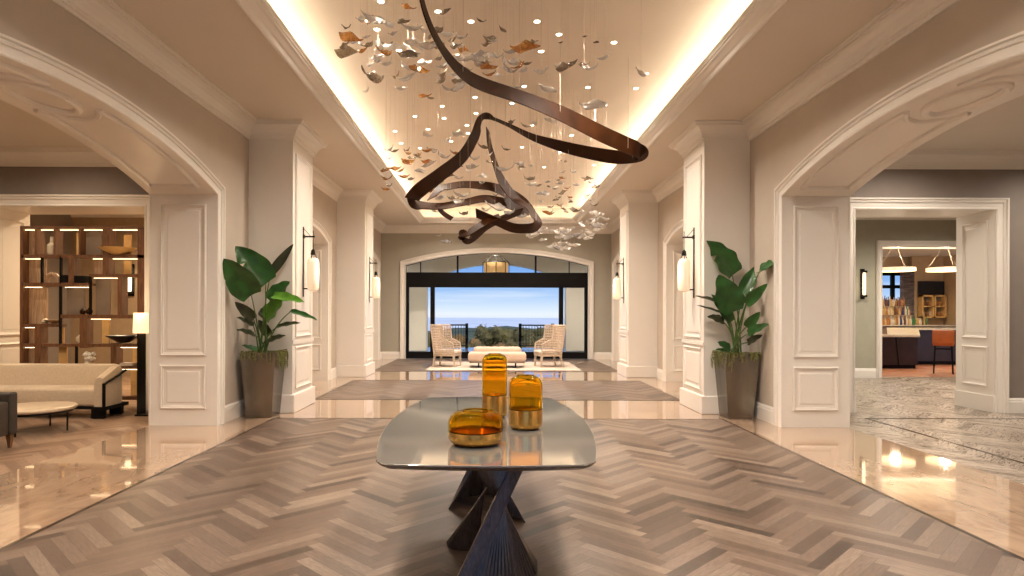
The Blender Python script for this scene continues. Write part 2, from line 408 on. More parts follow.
# ---- floors
S(MB().box(WL - TH, WR + TH, YN, YB, -0.2, 0.0), 'floor', M_marble)
def wood_field(x0, x1, y0, y1, m=M_herr, name='floor'):
    S(MB().box(x0, x1, y0, y1, -0.01, 0.003), name, m)
    b = MB()
    b.sweep([(x0, y0, 0), (x1, y0, 0), (x1, y1, 0), (x0, y1, 0)], (0, 0, 1), [(0.0, 0), (0.0, .0045), (.035, .0045), (.035, 0)], closed=True)
    S(b, 'trim_floor_border', M_border)
wood_field(WOODL, WOODR, YN + 0.1, 9.07)
wood_field(WOODL, WOODR, 11.0, 14.2)
wood_field(WOODL, WOODR, 16.3, YB - 0.05)
# side rooms
SL, SR = WL - TH, WR + TH
S(MB().box(-10.0, SL, 1.0, 15.0, -0.2, -0.001), 'floor', M_herr2)
S(MB().box(SR, 13.2, 1.0, 15.3, -0.2, -0.001), 'floor', M_herr3)
b = MB(); b.box(5.33, 5.37, 1.0, 9.2, 0.0, 0.003); b.box(5.37, 9.6, 9.16, 9.2, 0.0, 0.003); S(b, 'trim_floor_border', M_border)
S(MB().box(7.0, 14.5, 15.3, 23.0, -0.2, -0.001), 'floor', M_redfloor)

# ---- side walls with their arches
A1 = (5.78, 2.66, 3.05, 3.45); A2 = (12.75, 1.33, 3.0, 3.24); A3 = (18.45, 1.75, 3.0, 3.26)
t_ = 0.025
for sx, w0, w1, nm in ((1, WL, SL, 'left'), (-1, WR, SR, 'right')):
    ops = [(c, h_ + t_, s_ + .015, p_ + t_) for c, h_, s_, p_ in (A1, A2, A3)]
    wall('wall_' + nm, M_wall, 'X', w0, w1, YN, YB, H, ops)
    for k, (c, h_, s_, p_) in enumerate((A1, A2, A3)):
        lining('X', w0 + sx * .004, w1 - sx * .004, (c, h_ + t_, s_ + .015, p_ + t_))
        casing('X', w0, sx, (c, h_ - .004, s_, p_), 1.0 if k == 0 else 0.85)
        if k == 0: casing('X', w1, -sx, (c, h_ - .004, s_, p_))
        # panelled jambs
        mb = MB(); a, b_ = sorted((w0, w1))
        for face, sg in ((c + h_, -1), (c - h_, 1)):
            rect_panel(mb, 'Y', face + sg * .0, sg, a + .13, b_ - .13, .92, s_ - .13)
            rect_panel(mb, 'Y', face + sg * .0, sg, a + .13, b_ - .13, .22, .80)
        S(mb, 'trim_jamb_panel', M_trim)
        if k:   # closed white panelled niche behind the smaller arches
            mb = MB(); xw = w1
            mb.box(*sorted((xw, xw - sx * .06)), c - h_ - .1, c + h_ + .1, 0, p_ + .1)
            rect_panel(mb, 'X', xw, sx, c - h_ + .2, c - .08, .95, 2.7); rect_panel(mb, 'X', xw, sx, c + .08, c + h_ - .2, .95, 2.7)
            rect_panel(mb, 'X', xw, sx, c - h_ + .2, c - .08, .25, .82); rect_panel(mb, 'X', xw, sx, c + .08, c + h_ - .2, .25, .82)
            S(mb, 'wall_' + nm, M_trim)
    # soffit mouldings of the big arch: oval and two long panels
    c, h_, s_, p_ = A1; rise = p_ - s_; rad = (h_ * h_ + rise * rise) / (2 * rise); xm = (w0 + w1) / 2
    soff = lambda x, y: Vector((x, y, p_ - rad + math.sqrt(rad * rad - (y - c) ** 2) - .004))
    mb = MB()
    for ax, ay in ((.21, .42),):
        pts = [soff(xm + ax * math.cos(a), c + ay * math.sin(a)) for a in (2 * PI * k / 40 for k in range(41))]
        mb.tube(pts, .042, 8)
    for sg in (-1, 1):
        pts = []
        hw = TH / 2 - .13
        for k in range(0, 21): pts.append(soff(xm + hw, c + sg * (2.42 - (2.42 - .36) * k / 20)))
        for k in range(0, 17):
            a = math.acos(hw / .34) if False else 0
            th = -1 + 2 * k / 16
            xx = -hw * th
            yy = .62 * math.sqrt(max(0, 1 - (xx / .36) ** 2))
            pts.append(soff(xm + xx, c + sg * max(yy, .36)))
        for k in range(0, 21): pts.append(soff(xm - hw, c + sg * (.36 + (2.42 - .36) * k / 20)))
        pts.append(pts[0]); mb.tube(pts, .034, 8)
    S(mb, 'trim_soffit_moulding', M_trim, smooth=True)

# ---- back wall with the great window
BW = (0.107, 3.0, 3.05, 3.47)
wall('wall_back', M_grey, 'Y', YB, YB + .45, SL, SR, H, [BW])
lining('Y', YB + .002, YB + .44, BW); casing('Y', YB, -1, (BW[0], BW[1] - .02, BW[2], BW[3] - .02), 1.05)
wall('wall_front', M_grey, 'Y', YN - .3, YN, SL, SR, H, [(.08, 2.4, 2.9, 3.4)]); casing('Y', YN, 1, (.08, 2.38, 2.88, 3.38))

# ---- pilasters
for sx, inner, w in ((1, CL, WL), (-1, CR, WR)):
    for (y0, y1) in COLS:
        x0, x1 = sorted((inner, w - sx * .02))
        mb = MB().box(x0, x1, y0, y1, 0, H)
        S(mb, 'trim_pilaster', M_trim)
        mb = MB()
        rect_panel(mb, 'X', inner, sx, y0 + .12, y1 - .12, 1.12, 3.9)
        rect_panel(mb, 'X', inner, sx, y0 + .12, y1 - .12, .34, .98)
        mb.box(*sorted((inner, inner + sx * .02)), y0 - .02, y1 + .02, 1.02, 1.08)
        S(mb, 'trim_pilaster_panel', M_trim)
        # plinth
        mb = MB(); mb.box(*sorted((inner + sx * .045, w)), y0 - .045, y1 + .045, 0, .27)
        S(mb, 'trim_plinth', M_trim, bevel=.012)

# ---- baseboards and crowns
def walk(sx):
    inner, w = (CL, WL) if sx == 1 else (CR, WR)
    p = [(w, YN)]
    for y0, y1 in COLS: p += [(w, y0), (inner, y0), (inner, y1), (w, y1)]
    p.append((w, YB)); return p
for sx in (1, -1):
    p = walk(sx); k = -1 if sx == 1 else 1
    S(MB().sweep([(x, y, H) for x, y in p], (0, 0, 1), [(k * u, v) for u, v in CROWN]), 'trim_crown', M_trim)
S(MB().sweep([(WL, YB, H), (WR, YB, H)], (0, 0, 1), [(-u, v) for u, v in CROWN]), 'trim_crown', M_trim)
for sx, nm in ((1, 'left'), (-1, 'right')):
    inner, w = (CL, WL) if sx == 1 else (CR, WR); k = -1 if sx == 1 else 1
    pr = [(k * u, v) for u, v in BASE]; mb = MB()
    for a, b_ in ((YN, 1.1 - .05), (2.2, A1[0] - A1[1] - .14), (A1[0] + A1[1] + .14, 9.5), (10.65, A2[0] - A2[1] - .12), (A2[0] + A2[1] + .12, 14.85), (16.0, A3[0] - A3[1] - .12), (A3[0] + A3[1] + .12, YB)):
        if b_ > a: mb.sweep([(w, a, 0), (w, b_, 0)], (0, 0, 1), pr)
    S(mb, 'baseboard_' + nm, M_trim)
mb = MB()
for a, b_ in ((WL, BW[0] - BW[1] - .14), (BW[0] + BW[1] + .14, WR)): mb.sweep([(a, YB, 0), (b_, YB, 0)], (0, 0, 1), [(-u, v) for u, v in BASE])
S(mb, 'baseboard_back', M_trim)

# ---- lobby ceiling with its tray
TC = 0.14; TO = 2.43; TI = 2.17; TY0, TY1 = 0.5, 19.7
mb = MB()
mb.box(SL, TC - TO, YN, YB + .45, H, H + .12); mb.box(TC + TO, SR, YN, YB + .45, H, H + .12)
mb.box(TC - TO, TC + TO, YN, TY0, H, H + .12); mb.box(TC - TO, TC + TO, TY1, YB + .45, H, H + .12)
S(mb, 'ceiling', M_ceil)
ZT = 4.78
mb = MB(); R1_, = (2.75,)
mb.box(TC - R1_ - .1, TC + R1_ + .1, TY0 - .4, TY1 + .4, ZT, ZT + .1)
mb.box(TC - R1_ - .1, TC - R1_, TY0 - .4, TY1 + .4, H + .12, ZT); mb.box(TC + R1_, TC + R1_ + .1, TY0 - .4, TY1 + .4, H + .12, ZT)
mb.box(TC - R1_, TC + R1_, TY0 - .4, TY0 - .3, H + .12, ZT); mb.box(TC - R1_, TC + R1_, TY1 + .3, TY1 + .4, H + .12, ZT)
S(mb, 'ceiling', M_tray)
LIP = [(0, .0), (-.03, -.03), (-.035, -.05), (.0, -.06), (.03, -.052), (.06, -.02), (.10, -.012), (.16, .02), (.20, .035), (.21, .06), (.235, .065), (.24, .10), (.262, .105), (.262, .14), (.23, .14), (0, .06)]
LIP = [(u * .65, v * (.6 if v > 0 else 1)) for u, v in LIP]
S(MB().sweep([(TC - TO, TY0, H), (TC + TO, TY0, H), (TC + TO, TY1, H), (TC - TO, TY1, H)], (0, 0, 1), LIP, closed=True), 'trim_tray_moulding', M_trim)
mb = MB()
for x in (TC - TO - .16, TC + TO + .13): mb.box(x, x + .03, TY0 - .1, TY1 + .1, H + .125, H + .14)
for y in (TY0 - .16, TY1 + .13): mb.box(TC - TO, TC + TO, y, y + .03, H + .125, H + .14)
o = mb.build('cove_light_strip', M_led); tag(o, 'warm light strip hidden in the cove round the raised ceiling tray', 'light strip')

# ---- side rooms: walls, ceilings
HS = 3.95
def room_shell(sx):
    s0 = SL if sx == 1 else SR; out = -10.0 if sx == 1 else 13.2
    x0, x1 = sorted((s0, out))
    nm = 'left' if sx == 1 else 'right'
    S(MB().box(x0, x1, 1.0, 15.4, HS, HS + .1), 'ceiling', M_ceil)
    S(MB().box(*sorted((out, out + .1)), 1.0, 15.4, 0, HS), 'wall_' + nm, M_taupe)
    S(MB().box(x0, x1, .9, 1.0, 0, HS), 'wall_front', M_taupe)
    op = (-6.485, 1.175, 3.1, 3.1) if sx == 1 else (6.57, 1.07, 3.09, 3.09)
    wall('wall_partition', M_taupe, 'Y', 9.75, 10.55, x0, x1, HS, [(op[0], op[1] + .02, op[2] + .02, op[3] + .02)])
    lining('Y', 9.752, 10.548, (op[0], op[1] + .02, op[2] + .02, op[3] + .02)); casing('Y', 9.75, -1, op, 1.15); casing('Y', 10.55, 1, op, 1.0)
    mb = MB()
    for face, sg in ((op[0] - op[1], 1), (op[0] + op[1], -1)):
        rect_panel(mb, 'X', face, sg, 9.88, 10.42, 1.12, 2.95); rect_panel(mb, 'X', face, sg, 9.88, 10.42, .38, 1.0)
        mb.box(*sorted((face, face + sg * .025)), 9.74, 10.56, 0, .25)
    S(mb, 'trim_jamb_panel', M_trim)
    S(MB().sweep([(x0, 9.75, HS), (x1, 9.75, HS)], (0, 0, 1), [(-u, v) for u, v in CROWN]), 'trim_crown', M_trim)
    mb = MB()
    for a, b_ in ((x0, op[0] - op[1] - .16), (op[0] + op[1] + .16, x1)):
        mb.sweep([(a, 9.75, 0), (b_, 9.75, 0)], (0, 0, 1), [(-u, v) for u, v in BASE])
    S(mb, 'baseboard_partition', M_trim)
room_shell(1); room_shell(-1)
# far walls of the second rooms
S(MB().box(-10.0, SL, 15.0, 15.1, 0, HS), 'wall_lounge', mat('warm_lounge_wall', (0.42, 0.31, 0.2), 0.6, var=0.05))
S(MB().sweep([(-10, 15.0, HS), (SL, 15.0, HS)], (0, 0, 1), [(-u, v) for u, v in CROWN]), 'trim_crown', M_trim)
OB = (10.5, 1.42, 3.1, 3.1)
wall('wall_sage', M_green, 'Y', 15.0, 15.3, SR, 13.2, HS, [OB])
casing('Y', 15.0, -1, (OB[0], OB[1] - .02, OB[2] - .02, OB[2] - .02), .9); lining('Y', 15.0, 15.3, OB)
mb = MB(); mb.sweep([(SR, 15.0, 0), (OB[0] - OB[1] - .12, 15.0, 0)], (0, 0, 1), [(-u, v) for u, v in BASE]); S(mb, 'baseboard_sage', M_trim)
S(MB().sweep([(SR, 15.0, HS), (13.2, 15.0, HS)], (0, 0, 1), [(-u, v) for u, v in CROWN]), 'trim_crown', M_trim)
# bar room shell
HB = 3.55
S(MB().box(7.0, 16.0, 15.3, 23.1, HB, HB + .1), 'ceiling', M_cream)
S(MB().box(6.9, 7.0, 15.3, 23.0, 0, HB), 'wall_bar', M_barwall); S(MB().box(16.0, 16.1, 15.3, 23.0, 0, HB), 'wall_bar', M_barwall)
mb = MB(); mb.box(7.0, 10.2, 23.0, 23.1, 0, 1.3); mb.box(7.0, 16.0, 23.0, 23.1, 2.95, HB); mb.box(14.9, 16.0, 23.0, 23.1, 0, 2.95)
mb.box(10.2, 11.6, 23.0, 23.1, 0, 1.3); mb.box(15.0, 16.0, 23.0, 23.1, 0, HB)
mb.box(15.05, 16.0, 22.9, 23.0, 0, HB)
mb.box(7.0, 15.05, 23.0, 23.1, 0, 1.3)
S(mb, 'wall_bar', M_barwall)
mb = MB(); mb.box(7.0, 15.0, 22.98, 23.05, 2.42, 2.54)
for x in (8.6, 11.0, 13.1, 14.28, 14.95): mb.box(x, x + .12, 22.96, 23.06, 1.3, 2.95)
mb.box(7.0, 15.0, 22.96, 23.06, 2.88, 2.98)
S(mb, 'window_2', M_blackframe)

# ---- great window: frames and panes
YW = YB + .22
def wx(px): return (px - VX) * YW / F
mb = MB()
BWi = (BW[0], BW[1] - .03, BW[2] - .02, BW[3] - .03)
ap = arc_pts(*BWi)
mb.sweep([Vector((u, YW, z)) for u, z in ap], (0, -1, 0), [(0, -.04), (0, .05), (-.08, .05), (-.08, -.04)] if False else [(0, -.04), (0, .05), (.08, .05), (.08, -.04)])
x0, x1 = BWi[0] - BWi[1], BWi[0] + BWi[1]
mb.box(x0, x1, YW - .06, YW + .06, 2.33, 2.82)
mb.box(x0, x1, YW - .06, YW + .06, 0.0, .22)
for px in (432.6, 561): mb.box(wx(px) - .07, wx(px) + .07, YW - .06, YW + .06, .2, 2.35)
mb.box(x0, x0 + .09, YW - .05, YW + .05, 0, 2.4); mb.box(x1 - .09, x1, YW - .05, YW + .05, 0, 2.4)
for px in (457.5, 535.5): mb.box(wx(px) - .03, wx(px) + .03, YW - .04, YW + .04, 2.8, 3.44)
for px in (420.5, 569): mb.box(wx(px) - .015, wx(px) + .015, YW - .03, YW + .03, 2.8, 3.25)
w1 = S(mb, 'window_1', M_blackframe)
mb = MB(); mb.box(x0 + .05, x1 - .05, YW - .004, YW + .004, .2, 2.35)
for (a, b_) in ((x0 + .05, x1 - .05),):
    pp = [(u, z) for u, z in arc_pts(BWi[0], BWi[1] - .06, BWi[2] - .05, BWi[3] - .06) if z > 0]
    pp = [(pp[0][0], 2.8)] + pp + [(pp[-1][0], 2.8)]
    mb.hexa([Vector((u, YW - .004, z)) for u, z in pp], [Vector((u, YW + .004, z)) for u, z in pp])
pane = mb.build('window_pane', M_glass, w1)

# ---- terrace beyond: loggia, railing, sea, trees
S(MB().box(-6, 6.2, YB + .45, 28.0, -.2, -.02), 'floor', M_terrace)
wall('wall_terrace', M_cream, 'Y', 25.2, 25.8, -6, 6.2, 4.2, [(.107, 2.75, 2.75, 3.42)])
S(MB().box(-6, 6.2, YB + .45, 25.8, 3.95, 4.05), 'ceiling', M_cream)
S(MB().box(-3.9, -3.5, 22.6, 23.3, 0, 3.95), 'trim_terrace_column', M_trim); S(MB().box(3.7, 4.1, 22.6, 23.3, 0, 3.95), 'trim_terrace_column', M_trim)
S(MB().box(-6.1, -6, YB + .45, 25.2, 0, 4), 'wall_terrace', M_cream); S(MB().box(6.2, 6.3, YB + .45, 25.2, 0, 4), 'wall_terrace', M_cream)
def railing(xa, xb, label):
    t = thing('terrace_railing', ((xa + xb) / 2, 27.6, -.02), label, 'railing', None)
    MB().box(xa, xb, 27.57, 27.63, .94, 1.0).build('top_rail', M_black, t); MB().box(xa, xb, 27.58, 27.62, .06, .1).build('bottom_rail', M_black, t)
    mb = MB(); n = int((xb - xa) / .12)
    for k in range(1, n): mb.box(xa + (xb - xa) * k / n - .009, xa + (xb - xa) * k / n + .009, 27.59, 27.61, .1, .95)
    mb.build('balusters', M_black, t)
    for x in (xa, xb):
        mb = MB(); mb.box(x - .06, x + .06, 27.54, 27.66, -.02, 1.04); mb.build('post', M_black, t)
railing(-2.6, -1.15, 'black baluster railing on the terrace behind the left wing chair')
railing(1.15, 2.55, 'black baluster railing on the terrace behind the right wing chair')
# lantern
Yl = 23.5; lc = P(496, 262, Yl)
t = thing('terrace_lantern', (lc.x, Yl, lc.z - .45), 'wire cage lantern with amber glow hanging over the terrace', 'lantern')
mb = MB()
for k in range(8):
    a = 2 * PI * k / 8; c_, s_ = math.cos(a), math.sin(a)
    mb.tube([(lc.x + .48 * c_, Yl + .48 * s_, lc.z - .42), (lc.x + .48 * c_, Yl + .48 * s_, lc.z - .02), (lc.x + .2 * c_, Yl + .2 * s_, lc.z + .22), (lc.x + .05 * c_, Yl + .05 * s_, lc.z + .38)], .014, 5)
for z, r in ((-.42, .48), (-.02, .48), (.22, .2)):
    mb.tube([(lc.x + r * math.cos(2 * PI * k / 20), Yl + r * math.sin(2 * PI * k / 20), lc.z + z) for k in range(21)], .016, 5)
mb.tube([(lc.x, Yl, lc.z + .36), (lc.x, Yl, 3.94)], .012, 5)
mb.build('cage', M_black, t)
mb = MB(); mb.lathe([(.44, -.41), (.45, -.2), (.44, -.03)], (lc.x, Yl, lc.z), 20); mb.build('shade', mat('lantern_shade', (.5, .3, .12), .6, emit=(1, .55, .2), estr=.35), t, smooth=True)
# sea, hill, trees
o = MB().add([(-4000, 400, -70), (4000, 400, -70), (6000, 9000, -70), (-6000, 9000, -70)], [(0, 1, 2, 3)]).build('sea', M_sea, origin='none'); struct(o)
mb = MB(); gx, gy = 30, 12; vs = []; fs = []
for j in range(gy + 1):
    for i in range(gx + 1):
        x = -120 + 240 * i / gx; y = 30 + 400 * j / gy
        vs.append((x, y, -5.2 - .0085 * (y - 30) - (40 if y > 400 else 0) + min(1, (y - 30) / 250) * (1.2 * math.sin(x * .055 + 1.2) + .6 * math.sin(x * .21))))
for j in range(gy):
    for i in range(gx): fs.append((j * (gx + 1) + i, j * (gx + 1) + i + 1, (j + 1) * (gx + 1) + i + 1, (j + 1) * (gx + 1) + i))
S(mb.add(vs, fs), 'floor_hillside', M_hill, smooth=True)
def tree_proto(seed, m):
    rr = random.Random(seed)
    t = thing('round_tree', (0, 0, 0), 'tree', 'tree', 'trees below the terrace')
    MB().tube([(0, 0, 0), (.1, 0, 1.5), (0, .1, 3)], [.25, .2, .12], 7).build('trunk', M_bark, t)
    mb = MB()
    cs = [(rr.uniform(-1.6, 1.6), rr.uniform(-1.4, 1.4), rr.uniform(1.8, 4.0), rr.uniform(.8, 1.3)) for _ in range(12)]
    for cx, cy, cz, cr in cs:
        mb.blob((cx, cy, cz), cr * .8, 8, 6, .12)
        for _ in range(220):
            d = Vector((rr.gauss(0, 1), rr.gauss(0, 1), rr.gauss(0, 1))).normalized() * cr * rr.uniform(.75, 1.05)
            p = Vector((cx, cy, cz)) + d; a = Vector((rr.gauss(0, 1), rr.gauss(0, 1), rr.gauss(0, 1))) * .09; b_ = Vector((rr.gauss(0, 1), rr.gauss(0, 1), rr.gauss(0, 1))) * .09
            mb.add([p, p + a, p + b_], [(0, 1, 2)])
    mb.build('crown', m, t)
    return t
TP = [tree_proto(1, M_tree), tree_proto(2, M_tree), tree_proto(3, M_tree2)]
tspec = [(490, 324, 46, 3.4, 0), (466, 334, 42, 2.7, 2), (510, 331, 50, 3.0, 2), (444, 333, 47, 3.0, 1), (425, 332, 46, 3.0, 0),
         (531, 326, 46, 3.2, 0), (552, 323, 46, 3.3, 1), (573, 325, 46, 3.0, 2), (478, 340, 36, 2.4, 1), (520, 338, 36, 2.3, 0), (498, 342, 35, 2.4, 2), (455, 342, 35, 2.2, 0), (540, 341, 35, 2.2, 2)]
tl = ['tallest dark green tree showing in the middle of the terrace view', 'rust tinted bushy tree just right of the left railing', 'rust tinted tree right of the tall middle tree',
      'dark tree seen through the left railing bars', 'dark tree behind the left wing chair', 'dark round tree at the left end of the right railing', 'dark tree seen behind the right railing', 'rust tinted tree behind the right wing chair',
      'low dark bush below the left of the tall middle tree', 'low dark bush near the left post of the right railing', 'low rusty bush below the right of the tall middle tree', 'low dark bush by the right post of the left railing', 'low rusty bush seen through the right railing bars']
for k, (px, py, Y, s_, v) in enumerate(tspec):
    o = copy_tree(TP[v]); p = P(px, py, Y); o.scale = (s_ / 5,) * 3; o.location = (p.x, Y, p.z - s_ / 5 * 4.9); o.rotation_euler.z = R.uniform(0, 6); o['label'] = tl[k]
for t in TP:
    for c in list(t.children): bpy.data.objects.remove(c)
    bpy.data.objects.remove(t)

# ------------------------------------------------------------------ table
tcx, tcy, tz = -0.035, 4.37, 0.76
def tout(z, ins=0.0):
    L_ = 1.275 - ins
    hw = lambda q: .665 * (1 - .21 * (q / 1.275) ** 2) - ins
    ye = lambda x: L_ - .045 * (x / .55) ** 2
    r = max(.10 - ins, .03); xc = hw(L_ - .04) - r; yc = ye(xc + r) - r
    q = [(hw(yc * k / 12), yc * k / 12) for k in range(13)]
    q += [(xc + (hw(yc) - xc) * math.cos(a), yc + (ye(xc) - yc) * math.sin(a)) for a in (PI / 2 * k / 8 for k in range(1, 9))]
    q += [(xc * (1 - k / 8), ye(xc * (1 - k / 8))) for k in range(1, 9)]
    quad = q + [(-x, y) for x, y in reversed(q[:-1])]
    full = quad + [(-x, -y) for x, y in quad[1:-1]]
    return [Vector((tcx + x, tcy + y, z)) for x, y in full]
t = thing('console_table', (tcx, tcy, 0), 'large rounded smoked glass table on twisted ribbed dark wood legs', 'table')
MB().loft([tout(tz - .008, .0), tout(tz - .002, 0), tout(tz, .003)]).build('tabletop', M_tabletop, t, smooth=False)
MB().loft([tout(tz - .036, .045), tout(tz - .020, .012), tout(tz - .0085, .002)]).build('under_frame', M_ebony, t)
def lerp(a, b, k): return tuple(p + (q - p) * k for p, q in zip(a, b))
def poly(pts, k):
    """point at fraction k of a polyline"""
    L_ = [0]
    for a, b_ in zip(pts, pts[1:]): L_.append(L_[-1] + math.dist(a, b_))
    d = k * L_[-1]
    for i in range(len(pts) - 1):
        if d <= L_[i + 1] + 1e-9:
            f_ = (d - L_[i]) / max(1e-9, L_[i + 1] - L_[i]); return lerp(pts[i], pts[i + 1], f_)
    return pts[-1]
ZU = tz - .036
def pedestal(flip):
    tr = (lambda x, y: (x, y)) if not flip else (lambda x, y: (2 * tcx - x, 2 * tcy - y))
    def fan(top, bot, n, w, mb):
        for k in range(n):
            f_ = k / (n - 1); a = poly(top, f_); c_ = poly(bot, f_)
            ta = tr(*a); bc = tr(*c_)
            mb.bar((bc[0], bc[1], 0.0), (ta[0], ta[1], ZU), w, w * 1.6, up=(0, 1, 0))
        rows = []
        for q in range(9):
            rows.append([Vector((*[tr(*poly(bot, k / 30))[d] * (1 - q / 8) + tr(*poly(top, k / 30))[d] * q / 8 for d in (0, 1)], ZU * q / 8)) for k in range(31)])
        mb.loft(rows, closed=False, caps=False)
    name = 'leg'
    mb = MB()
    fan([(-.175, 3.66), (.0, 3.63), (.15, 3.64)], [(.265, 3.86), (.255, 3.68), (.13, 3.52), (-.05, 3.45), (-.15, 3.44)], 26, .010, mb)
    fan([(.16, 3.74), (.13, 3.84), (.07, 3.92), (-.02, 3.95)], [(-.30, 4.17), (-.285, 4.09), (-.25, 4.05), (-.18, 4.03), (-.10, 4.04)], 20, .010, mb)
    leg = mb.build(name, M_ebony, t)
    mb = MB()
    a = tr(.185, 3.66); c_ = tr(-.19, 3.42)
    mb.bar((c_[0], c_[1], 0), (a[0], a[1], ZU), .075, .05, up=(0, 1, 0))
    mb.build('edge_board', M_ebony, leg, bevel=.004)
pedestal(False); pedestal(True)

# ------------------------------------------------------------------ vases
def vase(px, py, Y, r, h, split, neck, label, fluted=True):
    c = P(px, py, Y); c.z = tz + .001; X = c.x
    t = thing('amber_vase', (X, Y, tz + .001), label, 'vase', None)
    rb = min(.05, r * .35)
    # metal base cup
    prof = [(r * .62, 0), (r * .8, .004)] + [(r - rb + rb * math.sin(a), rb - rb * math.cos(a)) for a in (PI / 2 * k / 6 for k in range(1, 7))] + [(r, split), (r - .004, split), (r - .006, rb + .01), (r * .6, .012)]
    MB().lathe(prof, (X, Y, tz + .001), 64).build('brass_base', M_bronze2, t, smooth=True)
    rt = min(.07, r * .5); ot = []
    ri = r - .002
    outer = [(ri, split)] + [(ri, split + (h - rt - split) * k / 4) for k in range(1, 5)]
    outer += [(ri - rt + rt * math.cos(a), h - rt + rt * math.sin(a)) for a in (PI / 2 * k / 8 for k in range(1, 9))]
    outer = [(max(q, neck), z) for q, z in outer] + [(neck, h - .001), (neck - .002, h + .006), (neck - .008, h + .006), (neck - .010, h - .004)]
    inner = [(max(q - .006, neck - .008), z - .006) for q, z in reversed(outer[1:-4])] + [(ri - .006, split + .004), (0.001, split + .004)]
    prof = outer + inner; seg = 72
    rings = []
    for q, z in prof:
        rings.append([Vector((X + (q * (1 + (.014 if k % 4 < 2 else 0))) * math.cos(2 * PI * k / seg), Y + (q * (1 + (.014 if k % 4 < 2 else 0))) * math.sin(2 * PI * k / seg), tz + .001 + z)) for k in range(seg)])
    mb = MB(); mb.loft(rings + [rings[0]][:0], True, False)
    n = seg; last = (len(prof) - 1) * n
    mb.f.append(tuple(last + k for k in range(n))); mb.f.append(tuple(range(n))[::-1])
    mb.build('glass_body', M_amber, t, smooth=True)
vase(475.5, 447, 3.62, .156, .185, .075, .075, 'low wide amber glass vase with brass base, front left of three')
vase(525.5, 430, 4.10, .109, .335, .125, .055, 'middle-height amber glass vase with brass base at the right of the group')
vase(494.5, 418, 4.55, .090, .445, .155, .045, 'tallest amber glass vase with brass base standing behind the other two')

# ------------------------------------------------------------------ sconces on the pilasters
def sconce(x, y, sx, label):
    t = thing('pendant_sconce', (x, y, 1.74), label, 'sconce', 'pendant wall sconces on the pilasters')
    MB().box(*sorted((x, x + sx * .018)), y - .022, y + .022, 1.74, 2.84).build('back_plate', M_black, t)
    mb = MB(); mb.box(*sorted((x, x + sx * .19)), y - .01, y + .01, 2.675, 2.70); mb.box(*sorted((x, x + sx * .03)), y - .03, y + .03, 2.66, 2.72)
    mb.tube([(x + sx * .01, y, 2.82), (x + sx * .12, y, 2.70)], .004, 5)
    mb.build('arm', M_black, t); MB().box(*sorted((x, x + sx * .10)), y - .008, y + .008, 1.86, 1.88).build('lower_bracket', M_black, t)
    gx = x + sx * .165
    mb = MB(); mb.tube([(gx, y, 2.78), (gx, y, 2.42)], .006, 6); mb.lathe([(.035, 2.40), (.04, 2.41), (.03, 2.47), (.012, 2.49)], (gx, y, 0), 16); mb.lathe([(.05, 2.34), (.05, 2.355)], (gx, y, 0), 16)
    for k in range(3):
        a = 2 * PI * k / 3 + .4; mb.tube([(gx + .03 * math.cos(a), y + .03 * math.sin(a), 2.41), (gx + .08 * math.cos(a), y + .08 * math.sin(a), 2.30)], .005, 5)
    mb.build('lamp_holder', M_black, t)
    MB().lathe([(.045, 1.83), (.08, 1.85), (.095, 1.90), (.095, 2.26), (.088, 2.31), (.06, 2.35), (.03, 2.36)], (gx, y, 0), 12).build('glass_shade', M_shade, t, smooth=True)
    l = bpy.data.lights.new('sconce_lamp', 'POINT'); l.energy = 7; l.color = (1, .76, .5); l.shadow_soft_size = .12
    lo = bpy.data.objects.new('sconce_lamp', l); COL.objects.link(lo); lo.location = (gx + sx * .2, y - .0, 2.15)
sconce(CL, 10.05, 1, 'black and frosted glass pendant sconce beside the left potted plant')
sconce(CR, 10.0, -1, 'black and frosted glass pendant sconce beside the right potted plant')
sconce(CL, 15.42, 1, 'smaller looking pendant sconce on the far left pilaster')
sconce(CR, 15.42, -1, 'smaller looking pendant sconce on the far right pilaster')

# ------------------------------------------------------------------ potted plants
def leaf_blade(parent, base, tip, width, m, side, facing, droop=.08, fold=.18, split=0):
    base, tip = Vector(base), Vector(tip); ax = tip - base; L_ = ax.length; ax.normalize()
    fc = Vector(facing); fc = (fc - ax * fc.dot(ax)).normalized(); sd = ax.cross(fc).normalized()
    n, w = 18, 4; rows = []
    for i in range(n + 1):
        u = i / n
        prof = math.sin(PI * min(1, u * .90 + .10) ** .72) ** .7 if u < 1 else 0
        prof = max(prof, .015)
        row = []
        for j in range(-w, w + 1):
            q = j / w
            wav = .05 * math.sin(u * 17 + side * 2 + (1 if q > 0 else 0)) * abs(q) ** 2 * width
            cut = 1.0
            if split and abs(u - .62) < .03 and q < 0: cut = .35
            p = base + ax * (L_ * u + .0) + sd * (q * width / 2 * prof * cut) + fc * (abs(q) ** 1.5 * fold * width * prof - droop * L_ * u * u * 1.0 + wav)
            row.append(p)
        rows.append(row)
    mb = MB(); mb.loft(rows, closed=False, caps=False)
    nv = len(mb.v); th = fc * -.003
    mb.v += [q + th for q in mb.v[:nv]]; mb.f += [tuple(i + nv for i in reversed(f)) for f in mb.f]
    o = mb.build('leaf', m, parent, smooth=True)
    return o
def stalk(parent, a, b, sag, r0=.011, r1=.006):
    a, b = Vector(a), Vector(b); mid = (a + b) / 2 + Vector(sag)
    pts = [a * (1 - k) ** 2 + mid * 2 * k * (1 - k) + b * k * k for k in (i / 8 for i in range(9))]
    return MB().tube(pts, [r0 + (r1 - r0) * i / 8 for i in range(9)], 6).build('leaf_stalk', M_stalk, parent, smooth=True)
